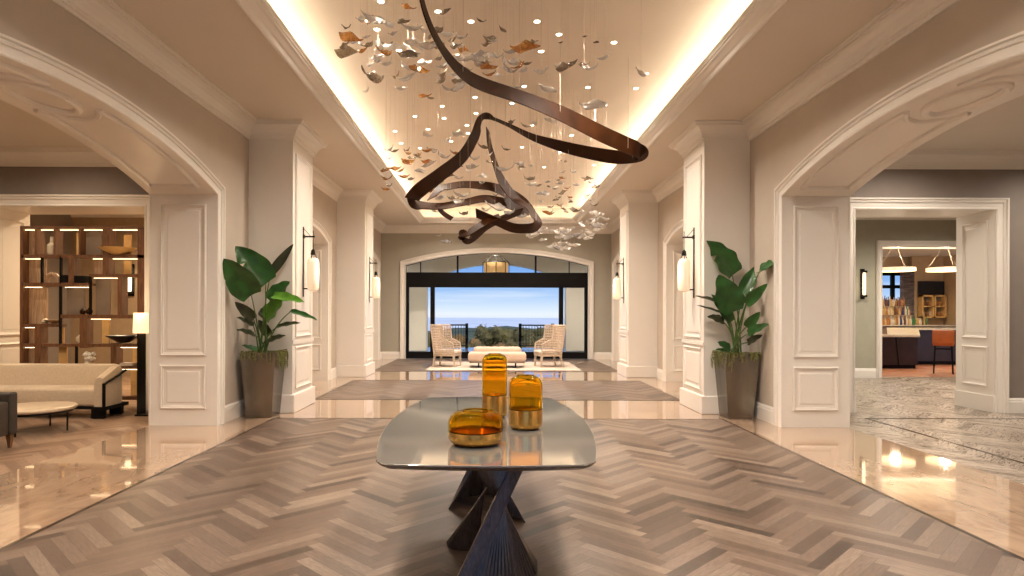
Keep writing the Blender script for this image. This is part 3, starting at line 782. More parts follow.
def potted(cx, cy, specs, label, sx, offs):
    t = thing('potted_palm', (cx, cy, 0), label, 'potted plant')
    hb, ht, Z = .182, .250, .93
    def ring(h_, z): return [Vector((cx + i * h_, cy + j * h_, z)) for i, j in ((-1, -1), (1, -1), (1, 1), (-1, 1))]
    mb = MB(); mb.loft([ring(hb - .01, 0), ring(hb, .01), ring(ht, Z - .01), ring(ht, Z), ring(ht - .02, Z), ring(ht - .03, Z - .06)])
    mb.build('planter', M_pot, t, bevel=.006)
    MB().box(cx - ht + .03, cx + ht - .03, cy - ht + .03, cy + ht - .03, Z - .06, Z - .035).build('soil', M_soil, t)
    mb = MB(); rr = random.Random(int(cx * 10))
    for k in range(44):     # moss tufts trailing over the rim
        side = rr.random()
        ex = cx + rr.uniform(-ht, ht); ey = cy - ht + .02
        if side > .35: ex = cx + sx * (ht - .02); ey = cy + rr.uniform(-ht, ht)
        dx, dy = (0, -1) if side <= .35 else (sx, 0)
        ln = rr.uniform(.03, .16) * (1.7 if (side > .35 or abs(ex - (cx + sx * ht)) < .12) else .8)
        p0 = Vector((ex - dx * .05, ey - dy * .05, Z - .02)); p1 = Vector((ex + dx * .03, ey + dy * .03, Z + .025)); p2 = Vector((ex + dx * (.04 + rr.uniform(0, .03)) + rr.uniform(-.02, .02), ey + dy * .05, Z - ln))
        mb.tube([p0, p1, (p1 + p2) / 2 + Vector((dx, dy, 0)) * .015, p2], .004, 4)
        for _ in range(5):
            q = p1.lerp(p2, rr.random()) + Vector((rr.uniform(-.015, .015), -.01 if dy else rr.uniform(-.015, .015), 0)); mb.blob(q, .007, 5, 3)
    for k in range(60):
        mb.blob((cx + rr.uniform(-ht + .04, ht - .04), cy + rr.uniform(-ht + .04, ht - .04), Z - .035 + rr.uniform(0, .015)), rr.uniform(.012, .022), 5, 3)
    o = mb.build('trailing_moss', M_moss, t); o['kind'] = 'stuff'
    for k, (bp, tp, w_, dz, m, fac) in enumerate(specs):
        Yb = cy + dz * .5; Yt = cy + dz
        b_ = P(bp[0], bp[1], Yb); e_ = P(tp[0], tp[1], Yt)
        lf = leaf_blade(t, b_, e_, 1.3 * w_ * Yt / F, m, k, fac, droop=.02 + .03 * R.random(), split=(k == 0))
        root = Vector((cx + R.uniform(-.07, .07), cy + R.uniform(-.07, .07), Z - .04))
        stalk(lf, root, b_ + (e_ - b_) * .04, Vector((-(b_.x - root.x) * .25, 0, .1)), .014, .006)
        # midrib
G, B_, D = M_pleaf, M_pleafb, M_pleafd
fr = (.1, -1, .25)
potted(-3.33, 9.27, [
    ((267, 283), (236, 246), 23, -.42, G, (.25, -1, .35)), ((252, 295), (224, 259), 23, -.78, G, (-.1, -1, .45)), ((270, 274), (293.5, 244), 7, .1, D, (.6, -1, .1)),
    ((270, 301), (289, 281), 14, .05, G, (-.1, -1, .6)), ((273, 296), (304, 301), 10, -.25, B_, (0, -.8, 1)), ((266, 319), (284, 297), 15, -.15, B_, (-.3, -1, .5)),
    ((290, 311), (317, 319), 6, -.25, G, (0, -.6, 1)), ((277, 327), (300, 322), 6, -.2, D, (0, -.7, 1)), ((254, 319), (235, 302), 9, -.42, D, (.3, -1, .2)),
    ((254, 326), (237, 317), 7, -.42, D, (0, -.8, .8)), ((256, 336), (237, 329), 7, -.42, D, (0, -.8, .9)), ((267, 342), (285, 335), 7, -.2, D, (0, -.8, .9)),
    ((257, 350), (242, 345), 5, -.2, G, (0, -.8, .9)), ((262, 318), (274, 305), 10, .15, D, (.2, -1, .4)), ((270, 335), (258, 320), 8, .1, D, (-.4, -1, .4))],
    'broad-leaved plant in tall tapered bronze planter by the left pilaster', 1, 0)
potted(3.535, 9.32, [
    ((733, 275), (708, 240), 22, 0, G, (.35, -1, .25)), ((733, 312), (719, 275), 22, -.15, G, (-.1, -1, .3)), ((743, 294), (756, 266), 11, .05, G, (-.5, -1, .2)),
    ((759, 271), (778, 262), 12, -.7, G, (-.7, -.5, .8)), ((746, 304), (767, 284), 9, -.5, G, (.2, -1, .6)), ((746.6, 327), (760, 312), 8, -.35, G, (.1, -1, .6)),
    ((748, 334), (768, 323.5), 8, -.5, G, (0, -1, .7)), ((748, 343), (762, 335), 7, -.4, D, (0, -1, .7)), ((724, 304), (696, 295), 6, -.1, D, (0, -.6, 1)),
    ((724, 314), (697, 304), 4, -.1, D, (0, -.6, 1)), ((724, 322), (708, 316), 8, -.15, D, (0, -.8, .6)), ((730, 350), (718, 342), 8, -.2, G, (0, -1, .6)), ((731, 322), (712, 294), 10, -.05, G, (.3, -1, .2)),
    ((728, 352), (716, 349), 5, -.2, G, (0, -.7, 1))],
    'broad-leaved plant in tall tapered bronze planter by the right pilaster', -1, 0)

# ------------------------------------------------------------------ hanging sculpture: ribbons
def catmull(pts, n=8):
    out = []
    for i in range(len(pts) - 1):
        p0, p1, p2, p3 = pts[max(i - 1, 0)], pts[i], pts[i + 1], pts[min(i + 2, len(pts) - 1)]
        for k in range(n):
            u = k / n
            out.append([.5 * ((2 * b) + (-a + c) * u + (2 * a - 5 * b + 4 * c - d) * u * u + (-a + 3 * b - 3 * c + d) * u ** 3) for a, b, c, d in zip(p0, p1, p2, p3)])
    out.append(list(pts[-1])); return out
RP = []
rs = thing('ribbon_sculpture', (0.2, 8.5, 2.4), 'looping dark bronze ribbon sculpture hanging from the raised ceiling', 'ceiling sculpture')
def ribbon(ctrl, W=.21, n=10, sgn=1):
    c = catmull([(a, b, y, w) for a, b, y, w in ctrl], n); rows = []
    pts = [P(a, b_, y) for a, b_, y, w in c]; prev = None; RP.extend(pts)
    for i, (a, b_, y, w) in enumerate(c):
        t_ = (pts[min(i + 1, len(pts) - 1)] - pts[max(i - 1, 0)]).normalized()
        view = (pts[i] - Vector((0, 0, EYE))).normalized()
        s1 = t_.cross(view).normalized()
        app = min(max(w, 1) * y / F, W * .99)
        s2 = t_.cross(s1).normalized()
        if s2.dot(view) < 0: s2 = -s2
        cr = s1 * app + s2 * math.sqrt(W * W - app * app) * sgn
        if prev is not None and cr.dot(prev) < 0: cr = -cr
        prev = cr
        nn = t_.cross(cr).normalized() * .006
        rows.append([pts[i] - cr / 2 - nn, pts[i] + cr / 2 - nn, pts[i] + cr / 2 + nn, pts[i] - cr / 2 + nn])
    return MB().loft(rows).build('ribbon_band', M_bronze, rs, smooth=True)
ribbon([(418, -22, 5.5, 4), (424, 8, 5.7, 4), (434, 34, 5.9, 5), (448, 57, 6.2, 7), (463, 73, 6.5, 10), (482, 84, 6.8, 12), (520, 97, 7.1, 12), (560, 113, 7.5, 14), (600, 133, 7.9, 15), (622, 143, 8.15, 15), (636, 149, 8.35, 14), (641, 154, 8.55, 10), (634, 157, 8.75, 11), (615, 157, 8.85, 13), (590, 153, 9.0, 12), (560, 146, 9.2, 10), (532, 137, 9.4, 6), (508, 125, 9.5, 3), (490, 118, 9.5, 3), (481, 121, 9.3, 7), (474, 138, 9.0, 9), (462, 157, 8.8, 11), (440, 175, 8.5, 13), (420, 190, 8.3, 14), (412, 199, 8.4, 13)], .22)
ribbon([(413, 193, 8.4, 12), (414, 202, 8.6, 8), (422, 205, 8.8, 7), (442, 206, 9.1, 6), (466, 202, 9.4, 6), (485, 199, 9.7, 7), (505, 203, 9.9, 9), (524, 209, 10.1, 11)], .2)
ribbon([(432, 198, 9.2, 4), (441, 189, 9.4, 6), (458, 185, 9.6, 6), (475, 185, 9.8, 7), (492, 187, 10, 8), (508, 193, 10.1, 10), (522, 203, 10.2, 12), (532, 213, 10.2, 8)], .2)
ribbon([(488, 130, 10.2, 3), (490, 146, 10.1, 4), (496, 166, 10, 5), (504, 184, 9.9, 8), (516, 199, 9.8, 7), (529, 208, 9.6, 4), (535, 216, 9.4, 7), (536.5, 223, 9.2, 10), (530, 228, 9.0, 9), (514, 228, 8.9, 9), (498, 222, 8.9, 8), (476, 213, 9.0, 8)], .19)
ribbon([(522, 211, 9.9, 6), (504, 218, 9.7, 6), (487, 226, 9.5, 7), (473, 237, 9.3, 8), (467, 240, 9.2, 5), (462, 235, 9.1, 3), (468, 233, 9.0, 5), (484, 223, 8.9, 6), (500, 216, 8.9, 5)], .17)
ribbon([(437, 205, 9.0, 3), (443, 213, 9.0, 4), (452, 219, 9.0, 4)], .1)
for px, py, y in ((463, 73, 6.5), (560, 113, 7.5), (628, 148, 8.2), (590, 153, 9.0), (490, 118, 9.5), (440, 175, 8.5), (414, 198, 8.5), (505, 203, 9.9), (536, 222, 9.2), (470, 237, 9.2)):
    p = P(px, py, y); MB().tube([p, (p.x, p.y, ZT)], .003, 5).build('suspension_cable', M_wire, rs)

# ------------------------------------------------------------------ hanging glass leaves
def leaf_mesh(kind, m):
    """a curled glass leaf about 1 unit long, like a bent wing"""
    rr = random.Random(kind); n, w = 14, 3; rows = []
    curl = [1.8, 2.6, 1.2, 2.2][kind % 4]; tw = [0.9, -1.5, 1.6, .6][kind % 4]; fat = [.40, .30, .46, .24][kind % 4]
    for i in range(n + 1):
        u = i / n; a = (u - .5) * curl; rad = 1 / curl
        c = Vector((rad * math.sin(a), 0, rad * (1 - math.cos(a)))); wd = fat * (math.sin(PI * u ** .75) ** 1.5 + .02)
        tn = Vector((math.cos(a), 0, math.sin(a))); nn = Vector((-math.sin(a), 0, math.cos(a)))
        ph = tw * (u - .5) * 2
        sd = Vector((0, 1, 0)) * math.cos(ph) + nn * math.sin(ph); n2 = tn.cross(sd)
        rows.append([c + sd * (j / w * wd * .5) + n2 * (.35 * wd * (j / w) ** 2 + .02 * math.sin(u * 11 + j)) for j in range(-w, w + 1)])
    mb = MB(); mb.loft(rows, closed=False, caps=False); nv = len(mb.v)
    mb.v += [q + Vector((0, .004, .022)) for q in mb.v[:nv]]; mb.f += [tuple(i + nv for i in reversed(f)) for f in mb.f[:]]
    # edges
    W_ = 2 * w + 1
    e = [(i * W_, (i + 1) * W_) for i in range(n)] + [((i + 1) * W_ + W_ - 1, i * W_ + W_ - 1) for i in range(n)]
    e += [(j + 1, j) for j in range(W_ - 1)] + [(n * W_ + j, n * W_ + j + 1) for j in range(W_ - 1)]
    mb.f += [(a, b_, b_ + nv, a + nv) for a, b_ in e]
    o = mb.build('glass_leaf', m, origin='none', smooth=True); me = o.data
    bpy.data.objects.remove(o); return me
LM = {k: [leaf_mesh(i, m) for i in range(4)] for k, m in (('c', M_leafclear), ('w', M_leafwhite), ('a', M_leafamber), ('s', M_leafsmoke))}
wo = MB().tube([(0, 0, 0), (0, 0, 1)], 1.0, 5).build('hanging_wire', M_wire, origin='none'); wire_me = wo.data; bpy.data.objects.remove(wo)
LP = []
KN = {'c': 'clear', 'w': 'white', 'a': 'amber', 's': 'smoky'}
def gleaf(px, py, size, kind, Y, zone, gi):
    for _ in range(12):
        p = P(px, py, Y); s_ = size * Y / F
        if all((p - q).length > .16 + s_ * .5 for q in RP) and all((p - q).length > .45 * (s_ + r_) for q, r_ in LP): break
        Y += .13
    LP.append((p, s_))
    o = bpy.data.objects.new('glass_leaf', R.choice(LM[kind])); COL.objects.link(o)
    o.location = p; o.scale = (s_, s_, s_)
    rz = R.uniform(-.9, .9) + (PI if R.random() < .5 else 0)
    o.rotation_euler = (R.uniform(-.7, .7), R.uniform(-.35, .35), rz)
    tag(o, KN[kind] + ' curled glass leaf ' + zone, 'glass leaf', gi + ', ' + KN[kind] + ' ones')
    w_ = bpy.data.objects.new('hanging_wire', wire_me); COL.objects.link(w_); w_.parent = o
    h_ = ZT - p.z
    bpy.context.view_layer.update()
    w_.matrix_parent_inverse = o.matrix_world.inverted()
    w_.location = p; w_.scale = (.001, .001, h_)
    return o
Z1 = ('hanging in the near swarm by the top of the ribbon', 'near swarm of hanging glass leaves')
Z2 = ('hanging in the middle swarm round the ribbon loops', 'middle swarm of hanging glass leaves')
Z3 = ('hanging in the far right-hand swarm beyond the ribbon', 'far right swarm of hanging glass leaves')
near = [(346, 29, 14, 's'), (352, 41, 24, 'a'), (350, 55, 26, 's'), (344, 46, 12, 's'), (376, 22, 30, 'c'), (387, 26, 16, 'w'), (409, 30, 24, 'c'), (404, 23, 12, 's'), (408, 9, 14, 'a'), (367, 47, 14, 's'), (384, 54, 18, 'a'), (379, 51, 14, 'w'),
    (408, 57, 22, 's'), (375, 61, 20, 'c'), (388, 64, 14, 'w'), (372, 80, 28, 's'), (372, 74, 8, 's'), (407, 80, 22, 'c'), (396, 78, 14, 's'), (419, 72, 20, 'a'), (424, 97, 14, 'a'), (431, 99, 10, 's'), (401, 90, 12, 'w'), (367, 92, 10, 'w'),
    (428, 49, 26, 'c'), (460, 39, 18, 'c'), (444, 36, 16, 'w'), (436, 31, 16, 's'), (470, 60, 16, 'c'), (480, 61, 30, 'c'), (489, 69, 16, 'a'), (506, 71, 26, 'c'), (519, 68, 14, 'a'), (456, 91, 26, 'c'), (442, 79, 20, 's'), (443, 68, 14, 'c'), (452, 66, 12, 'w'),
    (481, 22, 10, 's'), (491, 41, 16, 's'), (503, 31, 12, 's'), (525, 50, 26, 'a'), (532, 44, 12, 's'), (541, 74, 20, 'w'), (548, 91, 22, 'c'), (568, 68, 20, 's'), (562, 67, 14, 'w'), (590, 70, 18, 'w'), (584, 66, 12, 's'), (605, 59, 16, 'w'), (641, 75, 16, 'w'), (594, 108, 26, 'c'),
    (584, 37, 6, 's'), (561, 43, 6, 's'), (596, 43, 6, 's'), (444, 13, 14, 's'), (418, 45, 14, 'w'), (497, 58, 14, 'c'), (466, 84, 14, 'w'), (454, 76, 12, 'c'), (513, 62, 12, 'w')]
for k in range(52):
    u = R.random(); near.append((352 + 170 * u + R.uniform(-8, 8), 30 + 42 * u ** .6 + R.uniform(-26, 28), R.uniform(9, 20), R.choice('ccwwcsa')))
for px, py, s_, k in near: gleaf(px, py, s_ * 1.25, k, 5.7 + (py / 110) * 1.2 + R.uniform(-.25, .25), *Z1)
mid = [(511, 122, 10, 's'), (533, 125, 10, 'w'), (550, 122, 12, 'w'), (428, 137, 14, 'w'), (448, 141, 10, 'w'), (395, 152, 9, 's'), (427, 152, 13, 'a'), (409, 163, 16, 'a'), (395, 170, 13, 'a'), (386, 180, 14, 'a'), (404, 178, 12, 'a'), (412, 180, 9, 's'), (427, 163, 13, 'a'),
    (443, 158, 18, 'c'), (454, 154, 10, 'a'), (474, 160, 14, 'c'), (482, 148, 12, 's'), (490, 163, 10, 's'), (505, 150, 10, 's'), (505, 171, 20, 'c'), (456, 166, 12, 's'), (461, 197, 18, 'c'), (470, 205, 12, 'c'), (495, 209, 22, 'c'), (524, 217, 18, 'c'), (510, 214, 14, 'c'),
    (430, 192, 14, 'a'), (438, 184, 12, 'c'), (420, 172, 12, 'c'), (451, 176, 10, 's'), (468, 172, 10, 'w'), (446, 243, 12, 'c'), (440, 236, 8, 'w'), (482, 177, 10, 'w'), (463, 215, 12, 's'), (390, 186, 9, 's'), (417, 157, 8, 's')]
for k in range(16): mid.append((R.uniform(385, 440), R.uniform(145, 200), R.uniform(8, 14), R.choice('aasc')))
for k in range(22): mid.append((R.uniform(435, 535), R.uniform(120, 225), R.uniform(8, 15), R.choice('cwwcs')))
for px, py, s_, k in mid: gleaf(px, py, s_ * 1.2, k, 8.9 + R.uniform(-.6, .9), *Z2)
far = [(563, 162, 10, 's'), (586, 179, 11, 's'), (539, 186, 10, 's'), (542, 195, 16, 'c'), (563, 193, 12, 's'), (547, 214, 12, 'a'), (573, 209, 12, 'w'), (586, 199, 12, 'w'), (597, 188, 12, 's'), (595, 206, 11, 's'), (602, 226, 14, 'w'), (560, 206, 10, 'a'), (577, 212, 12, 's')]
for px, py, s_, k in far: gleaf(px, py, s_, k, 9.8 + R.uniform(-.5, .6), *Z3)
for k in range(34): gleaf(540 + 62 * R.random(), 172 + 42 * R.random(), R.uniform(6, 11), R.choice('wwsscca'), 9.8 + R.uniform(-.5, .8), *Z3)
for k in range(56):
    u = R.random(); gleaf(528 + 78 * u + R.uniform(-3, 3), 232 + 14 * math.sin(u * PI) - 14 * u * u + R.uniform(-12, 7), R.uniform(10, 17), R.choice('wwwwc'), 9.6 + R.uniform(-.5, .6), *Z3)

# ------------------------------------------------------------------ downlights in the tray, room lamps and added terrace fill
dl = [(381, 1), (438, 11), (377, 29), (471, 21), (399, 50), (458, 55), (415, 116), (442, 106), (444, 118), (476, 113), (475, 97), (467, 125), (537, 21), (559, 34), (614, 42), (541, 51), (588, 87), (636, 88), (524, 86), (512, 103),
      (532, 125), (550, 120), (395, 131), (428, 129), (468, 133), (401, 143), (420, 148), (451, 141), (586, 126), (572, 135), (522, 147), (544, 167), (594, 165), (560, 152)]
def disc(x, y, z, label, grp, r=.045):
    t = thing('downlight', (x, y, z), label, 'downlight', grp)
    MB().lathe([(r * 1.45, -.006), (r * 1.45, 0), (r, 0), (r, -.006)], (x, y, z), 16).build('trim_ring', M_trim, t)
    MB().lathe([(r, -.009), (r, -.004)], (x, y, z), 16).build('lens', M_bulb, t)
for px, py in dl:
    Y = (ZT - EYE) * F / (VY - py + (px - VX) * ROLL); p = P(px, py, Y)
    disc(p.x, p.y, ZT, 'tiny bright round downlight set in the raised ceiling tray', 'downlights in the raised ceiling tray', .032)
def spot(x, y, z, e, ang=110, col=(1, .80, .58), r=.12, blend=.8):
    l = bpy.data.lights.new('downlight_or_fill', 'SPOT'); l.energy = e; l.color = col; l.spot_size = math.radians(ang); l.spot_blend = blend; l.shadow_soft_size = r
    o = bpy.data.objects.new('downlight_or_fill', l); COL.objects.link(o); o.location = (x, y, z); return o
def area(x, y, z, sx, sy, e, col, rot=(0, 0, 0)):
    l = bpy.data.lights.new('lamp', 'AREA'); l.shape = 'RECTANGLE'; l.size = sx; l.size_y = sy; l.energy = e; l.color = col
    o = bpy.data.objects.new('lamp', l); COL.objects.link(o); o.location = (x, y, z); o.rotation_euler = rot; return o
WARM = (1, .80, .58)
for y in (-2, 1.5, 4, 7, 10, 13, 16, 18.6):
    for x in (-1.2, 1.5): spot(x, y, ZT - .03, 500, 150, (1, .88, .745))
# cove lamps look up and inwards from behind the lip
for x, ry in ((TC - TO - .12, -.45), (TC + TO + .12, .45)):
    o = area(x, (TY0 + TY1) / 2, H + .16, .05, TY1 - TY0, 75, (1, .86, .66), (PI, -ry, 0))
for y, rx in ((TY1 + .12, .45), (TY0 - .12, -.45)):
    area(TC, y, H + .16, 2 * TO, .05, 6, (1, .86, .66), (PI - rx, 0, 0))
for x in (-3.5, 0, 3.7): spot(x, 23, 3.9, 900, 160, (1, .93, .82))  # added fill spots that brighten the terrace; no fixtures hang there
# side rooms
for x in (-8.5, -6.3): 
    for y in (3.5, 6.5, 8.7): spot(x, y, HS - .03, 190 if y < 8 else 90, 165, (1, .80, .58))
spot(-6.5, 12.0, HS - .03, 620, 160, (1, .74, .46)); spot(-6.5, 14.0, HS - .03, 520, 160, (1, .74, .46))
for x in (6.0, 8.5):
    for y in (3.5, 6.5, 8.7): spot(x, y, HS - .03, 190, 165, (1, .88, .74))
spot(7.0, 12.5, HS - .03, 560, 160, (1, .9, .76)); spot(10, 12.8, HS - .03, 560, 160, (1, .9, .76))
for x, y in ((9.8, 17.5), (12.5, 17.0), (11.5, 20.5), (14.0, 20.5)): spot(x, y, HB - .03, 300, 150, (1, .78, .52))
for y in (12.75, 18.3):
    for x in (SL + .45, SR - .45):
        spot(x, y, 3.1, 12, 120, (1, .82, .6))

# ------------------------------------------------------------------ far seating group
o = MB().box(-1.75, 2.28, 16.55, 19.4, .003, .018).build('area_rug', M_rug); tag(o, 'pale blush rug under the seating by the window', 'rug')
Yd = 17.1
t = thing('upholstered_daybed', (.09, Yd + .4, .018), 'pale upholstered backless daybed with low rear bolster before the window', 'daybed')
xa, xb = -.68, .88
MB().rbox(xa, xb, Yd, Yd + .62, .20, .43, .06, 4).build('seat_cushion', M_pinkleather, t, smooth=True)
MB().rbox(xa + .12, xb - .1, Yd + .55, Yd + .85, .26, .56, .1, 5).build('bolster', M_pinkleather, t, smooth=True)
MB().box(xa + .04, xb - .04, Yd + .03, Yd + .8, .15, .205).build('base_frame', mat('taupe_base', (.25, .19, .15), .5), t)
for x in (-.40, .60):
    MB().box(x - .09, x + .09, Yd + .2, Yd + .26, .018, .035).box(x - .02, x + .02, Yd + .2, Yd + .26, .03, .16).build('leg', M_black, t)
def wing_chair(loc, rz, label):
    t = thing('wing_chair', (0, 0, 0), label, 'armchair', 'cane wing chairs by the window')
    # faces +X in its own space; seat .43, back 1.18
    for x, y, dx in ((.30, .30, .03), (.30, -.30, .03), (-.28, .30, -.06), (-.28, -.30, -.06)):
        MB().hexa([(x + dx + i * .02, y + j * .02, 0) for i, j in ((-1, -1), (1, -1), (1, 1), (-1, 1))], [(x + i * .03, y + j * .03, .34) for i, j in ((-1, -1), (1, -1), (1, 1), (-1, 1))]).build('leg', M_cane, t)
    mb = MB(); mb.box(-.32, .34, -.34, .34, .31, .38)
    mb.bar((.31, -.3, .16), (.31, .3, .16), .025); mb.bar((-.3, .31, .16), (.31, .31, .16), .025); mb.bar((-.3, -.31, .16), (.31, -.31, .16), .025); mb.build('seat_frame', M_cane, t)
    MB().rbox(-.28, .36, -.31, .31, .38, .47, .035, 3).build('seat_cushion', M_cushion, t, smooth=True)
    # woven shell: plan curve from wing tip round the back to the other wing tip
    def plan(s, z):
        k = (z - .38) / .8
        lean = -.10 * k; depth = .30 + .0 * k
        hw = .36 + .04 * k
        a = (s - .5) * 2
        if abs(a) < .5: return Vector((-.32 + lean + .03 * (abs(a) / .5) ** 2, hw * a / .5, z))
        q = (abs(a) - .5) / .5
        reach = .62 if z < .68 else (.62 - .26 * min(1, (z - .68) / .12) if z < .80 else .36)
        return Vector((-.29 + lean + reach * q, math.copysign(hw - .02 * q, a), z))
    mb = MB()
    zs = [.38 + .8 * k / 17 for k in range(18)]
    for z in zs: mb.tube([plan(s / 20, z) for s in range(21)], .014, 5)
    for s in [k / 22 for k in range(23)]: mb.tube([plan(s, z) for z in zs], .008, 4)
    mb.build('woven_shell', M_cane, t)
    mb = MB()
    mb.tube([plan(s / 20, 1.19) for s in range(21)], .024, 7)
    for s in (0.0, 1.0): mb.tube([plan(s, z) for z in zs] + [plan(s, 1.19)], .02, 6)
    for s in (.25, .75): mb.tube([plan(s, z) for z in zs], .024, 6)
    mb.build('shell_frame', M_cane, t, smooth=True)
    t.location = loc; t.rotation_euler.z = rz; t.scale = (.92, .92, .95)
    return t
c1 = wing_chair((-1.28, 17.75, .018), -.25, 'cane wing chair left of the daybed, facing right')
c2 = copy_tree(c1); c2.location = (1.52, 17.75, .018); c2.rotation_euler.z = PI + .25; c2['label'] = 'cane wing chair right of the daybed, facing left'

# ------------------------------------------------------------------ left lounge
# sofa
t = thing('curved_sofa', (-6.7, 9.3, 0), 'cream upholstered sofa with dark wood framed rounded arm in the left lounge', 'sofa')
sx1 = -5.42; sx0 = -8.9
MB().rbox(sx0, sx1 - .12, 8.94, 9.42, .17, .43, .05, 4).build('seat', M_sofa, t, smooth=True)
mb = MB()
rings = []
for k in range(0, 25):     # rolled back that curls forward into the arm
    u = k / 24
    if u < .78: c_ = Vector((sx0 + (sx1 - .2 - sx0) * u / .78, 9.42, 0)); dr = Vector((0, -1, 0))
    else:
        a = (u - .78) / .22 * PI / 2; c_ = Vector((sx1 - .2 + .12 * math.sin(a), 9.42 - .14 * (1 - math.cos(a)), 0)); dr = Vector((-math.sin(a), -math.cos(a), 0))
    top = .735; w_ = .08 + .03 * (u < .7)
    w_ = .10 if u < .78 else .10 - .03 * (u - .78) / .22
    rings.append([c_ + dr * a_ + Vector((0, 0, z)) for a_, z in [(w_, .17), (w_, top - .08), (w_ * .7, top - .02), (0, top), (-w_ * .7, top - .02), (-w_, top - .08), (-w_, .17)]])
mb.loft(rings); mb.build('backrest', M_sofa, t, smooth=True)
mb = MB(); rings = []
for k in range(9):
    u = k / 8; y = 9.30 - .37 * u; top = .733 - .15 * u; w_ = .07
    rings.append([Vector((sx1 - .08 + a_, y, z)) for a_, z in [(w_, .17), (w_, top - .08), (w_ * .7, top - .02), (0, top), (-w_ * .7, top - .02), (-w_, top - .08), (-w_, .17)]])
mb.loft(rings).build('armrest', M_sofa, t, smooth=True)
mb = MB(); mb.box(sx0, sx1 - .12, 8.96, 9.5, .13, .17); mb.box(sx1 - .18, sx1 + .01, 8.91, 9.5, .12, .17)
mb.bar((sx1 - .01, 8.925, .15), (sx1 - .01, 8.925, .50), .03, .035); mb.bar((sx1, 8.92, .49), (sx1, 9.44, .64), .03, .022)
mb.build('wood_frame', M_blackframe, t)
for x, y in ((sx1 - .14, 9.0), (sx1 - .14, 9.42), (-7.2, 9.0), (-7.2, 9.42)): MB().box(x - .07, x + .1, y - .04, y + .04, 0, .13).build('leg', M_blackframe, t)
# coffee table
ccx, ccy = -5.76, 8.02
t = thing('round_coffee_table', (ccx, ccy, 0), 'round stone-topped coffee table on thin black legs before the sofa', 'coffee table')
MB().lathe([(.36, .265), (.45, .27), (.465, .285), (.465, .305), (.455, .312)], (ccx, ccy, 0), 48).build('tabletop', M_stonetop, t, smooth=True)
MB().lathe([(.34, .235), (.425, .24), (.425, .265), (.34, .265)], (ccx, ccy, 0), 48).build('rim_frame', M_black, t)
for k in range(4):
    a = .15 + k * PI / 2; x, y = ccx + .39 * math.cos(a), ccy + .39 * math.sin(a)
    MB().tube([(x, y, 0), (x, y, .25)], .011, 8).build('leg', M_black, t)
# armchair at the frame edge
xr = P(18.5, 400, 7.1).x
t = thing('leather_armchair', (xr - .37, 6.8, 0), 'dark taupe leather armchair, only its back corner at the left picture edge', 'armchair')
MB().rbox(xr - .75, xr, 6.98, 7.1, .15, .61, .025, 3).build('backrest', M_leather, t, smooth=True)
MB().rbox(xr - .66, xr - .09, 6.35, 6.97, .18, .38, .04, 3).build('seat', M_leather, t, smooth=True)
for a in (xr - .75, xr - .1): MB().rbox(a, a + .1, 6.38, 6.97, .15, .52, .03, 3).build('armrest', M_leather, t, smooth=True)
for x, y in ((xr - .05, 7.04), (xr - .7, 7.04), (xr - .05, 6.45), (xr - .7, 6.45)): MB().hexa([(x - .012, y - .012, 0), (x + .012, y - .012, 0), (x + .012, y + .012, 0), (x - .012, y + .012, 0)], [(x - .03, y - .03, .155), (x + .03, y - .03, .155), (x + .03, y + .03, .155), (x - .03, y + .03, .155)]).build('leg', M_walnut, t)
# floor lamp
lp = P(143.5, 416, 9.25); lp.z = 0
t = thing('floor_lamp', (lp.x, 9.3, 0), 'slim black floor lamp with glowing cream drum shade by the left arch jamb', 'floor lamp')
mb = MB(); mb.box(lp.x - .07, lp.x - .05, 9.2, 9.4, 0, 1.22); mb.box(lp.x + .05, lp.x + .07, 9.2, 9.4, 0, 1.22) if False else None
mb.bar((lp.x - .07, 9.3, 0), (lp.x - .07, 9.3, 1.3), .025); mb.bar((lp.x + .07, 9.3, 0), (lp.x + .07, 9.3, 1.3), .025); mb.bar((lp.x - .07, 9.3, 1.29), (lp.x + .07, 9.3, 1.29), .025)
mb.build('pole', M_black, t)
MB().box(lp.x - .09, lp.x + .09, 9.18, 9.42, 0, .025).build('base', M_black, t)
zs0, zs1 = P(140, 333, 9.3).z, P(140, 313, 9.3).z
MB().lathe([(.165, zs0), (.158, zs1), (.152, zs1), (.16, zs0)], (lp.x, 9.3, 0), 32).build('lamp_shade', M_lampshade, t, smooth=True)
l = bpy.data.lights.new('floor_lamp_bulb', 'POINT'); l.energy = 12; l.color = (1, .7, .4); l.shadow_soft_size = .1
lo = bpy.data.objects.new('floor_lamp_bulb', l); COL.objects.link(lo); lo.location = (lp.x, 9.1, zs1 + .12)

# shelf divider
YS = 9.98; YS1 = 10.14
def sp(px, py): q = P(px, py, YS); return q.x, q.z
t = thing('open_shelving', ((sp(82, 300)[0]), 10.1, 0), 'tall walnut open shelving divider with lit niches behind the sofa', 'shelving')
def sh_box(mb, x0, y0, x1, y1, d0=0, d1=0):
    a, z1 = sp(x0, y0); b_, z0 = sp(x1, y1); mb.box(a, b_, YS + d0, YS1 - d1, z0, z1)
zb = 312 + 1.5 * F / YS - 2
for q_ in ((20, 22.5), (137.5, 144)):
    mb = MB(); sh_box(mb, q_[0], 228, q_[1], zb); mb.build('side_post', M_walnut, t)
for i_, (x0, y0, x1, y1) in enumerate(((20, 226, 144, 229), (20, 254.5, 144, 258), (22, 282.5, 62, 286.5), (62, 282.5, 72, 285), (89, 274, 138, 277), (60, 314.5, 138, 318.5), (22, 324, 60, 327), (22, 343.5, 138, 347), (22, 366, 138, 369), (22, 396, 144, 400), (70, 283, 90, 285.5))):
    mb = MB(); sh_box(mb, x0, y0, x1, y1); mb.build('shelf', M_walnut, t)
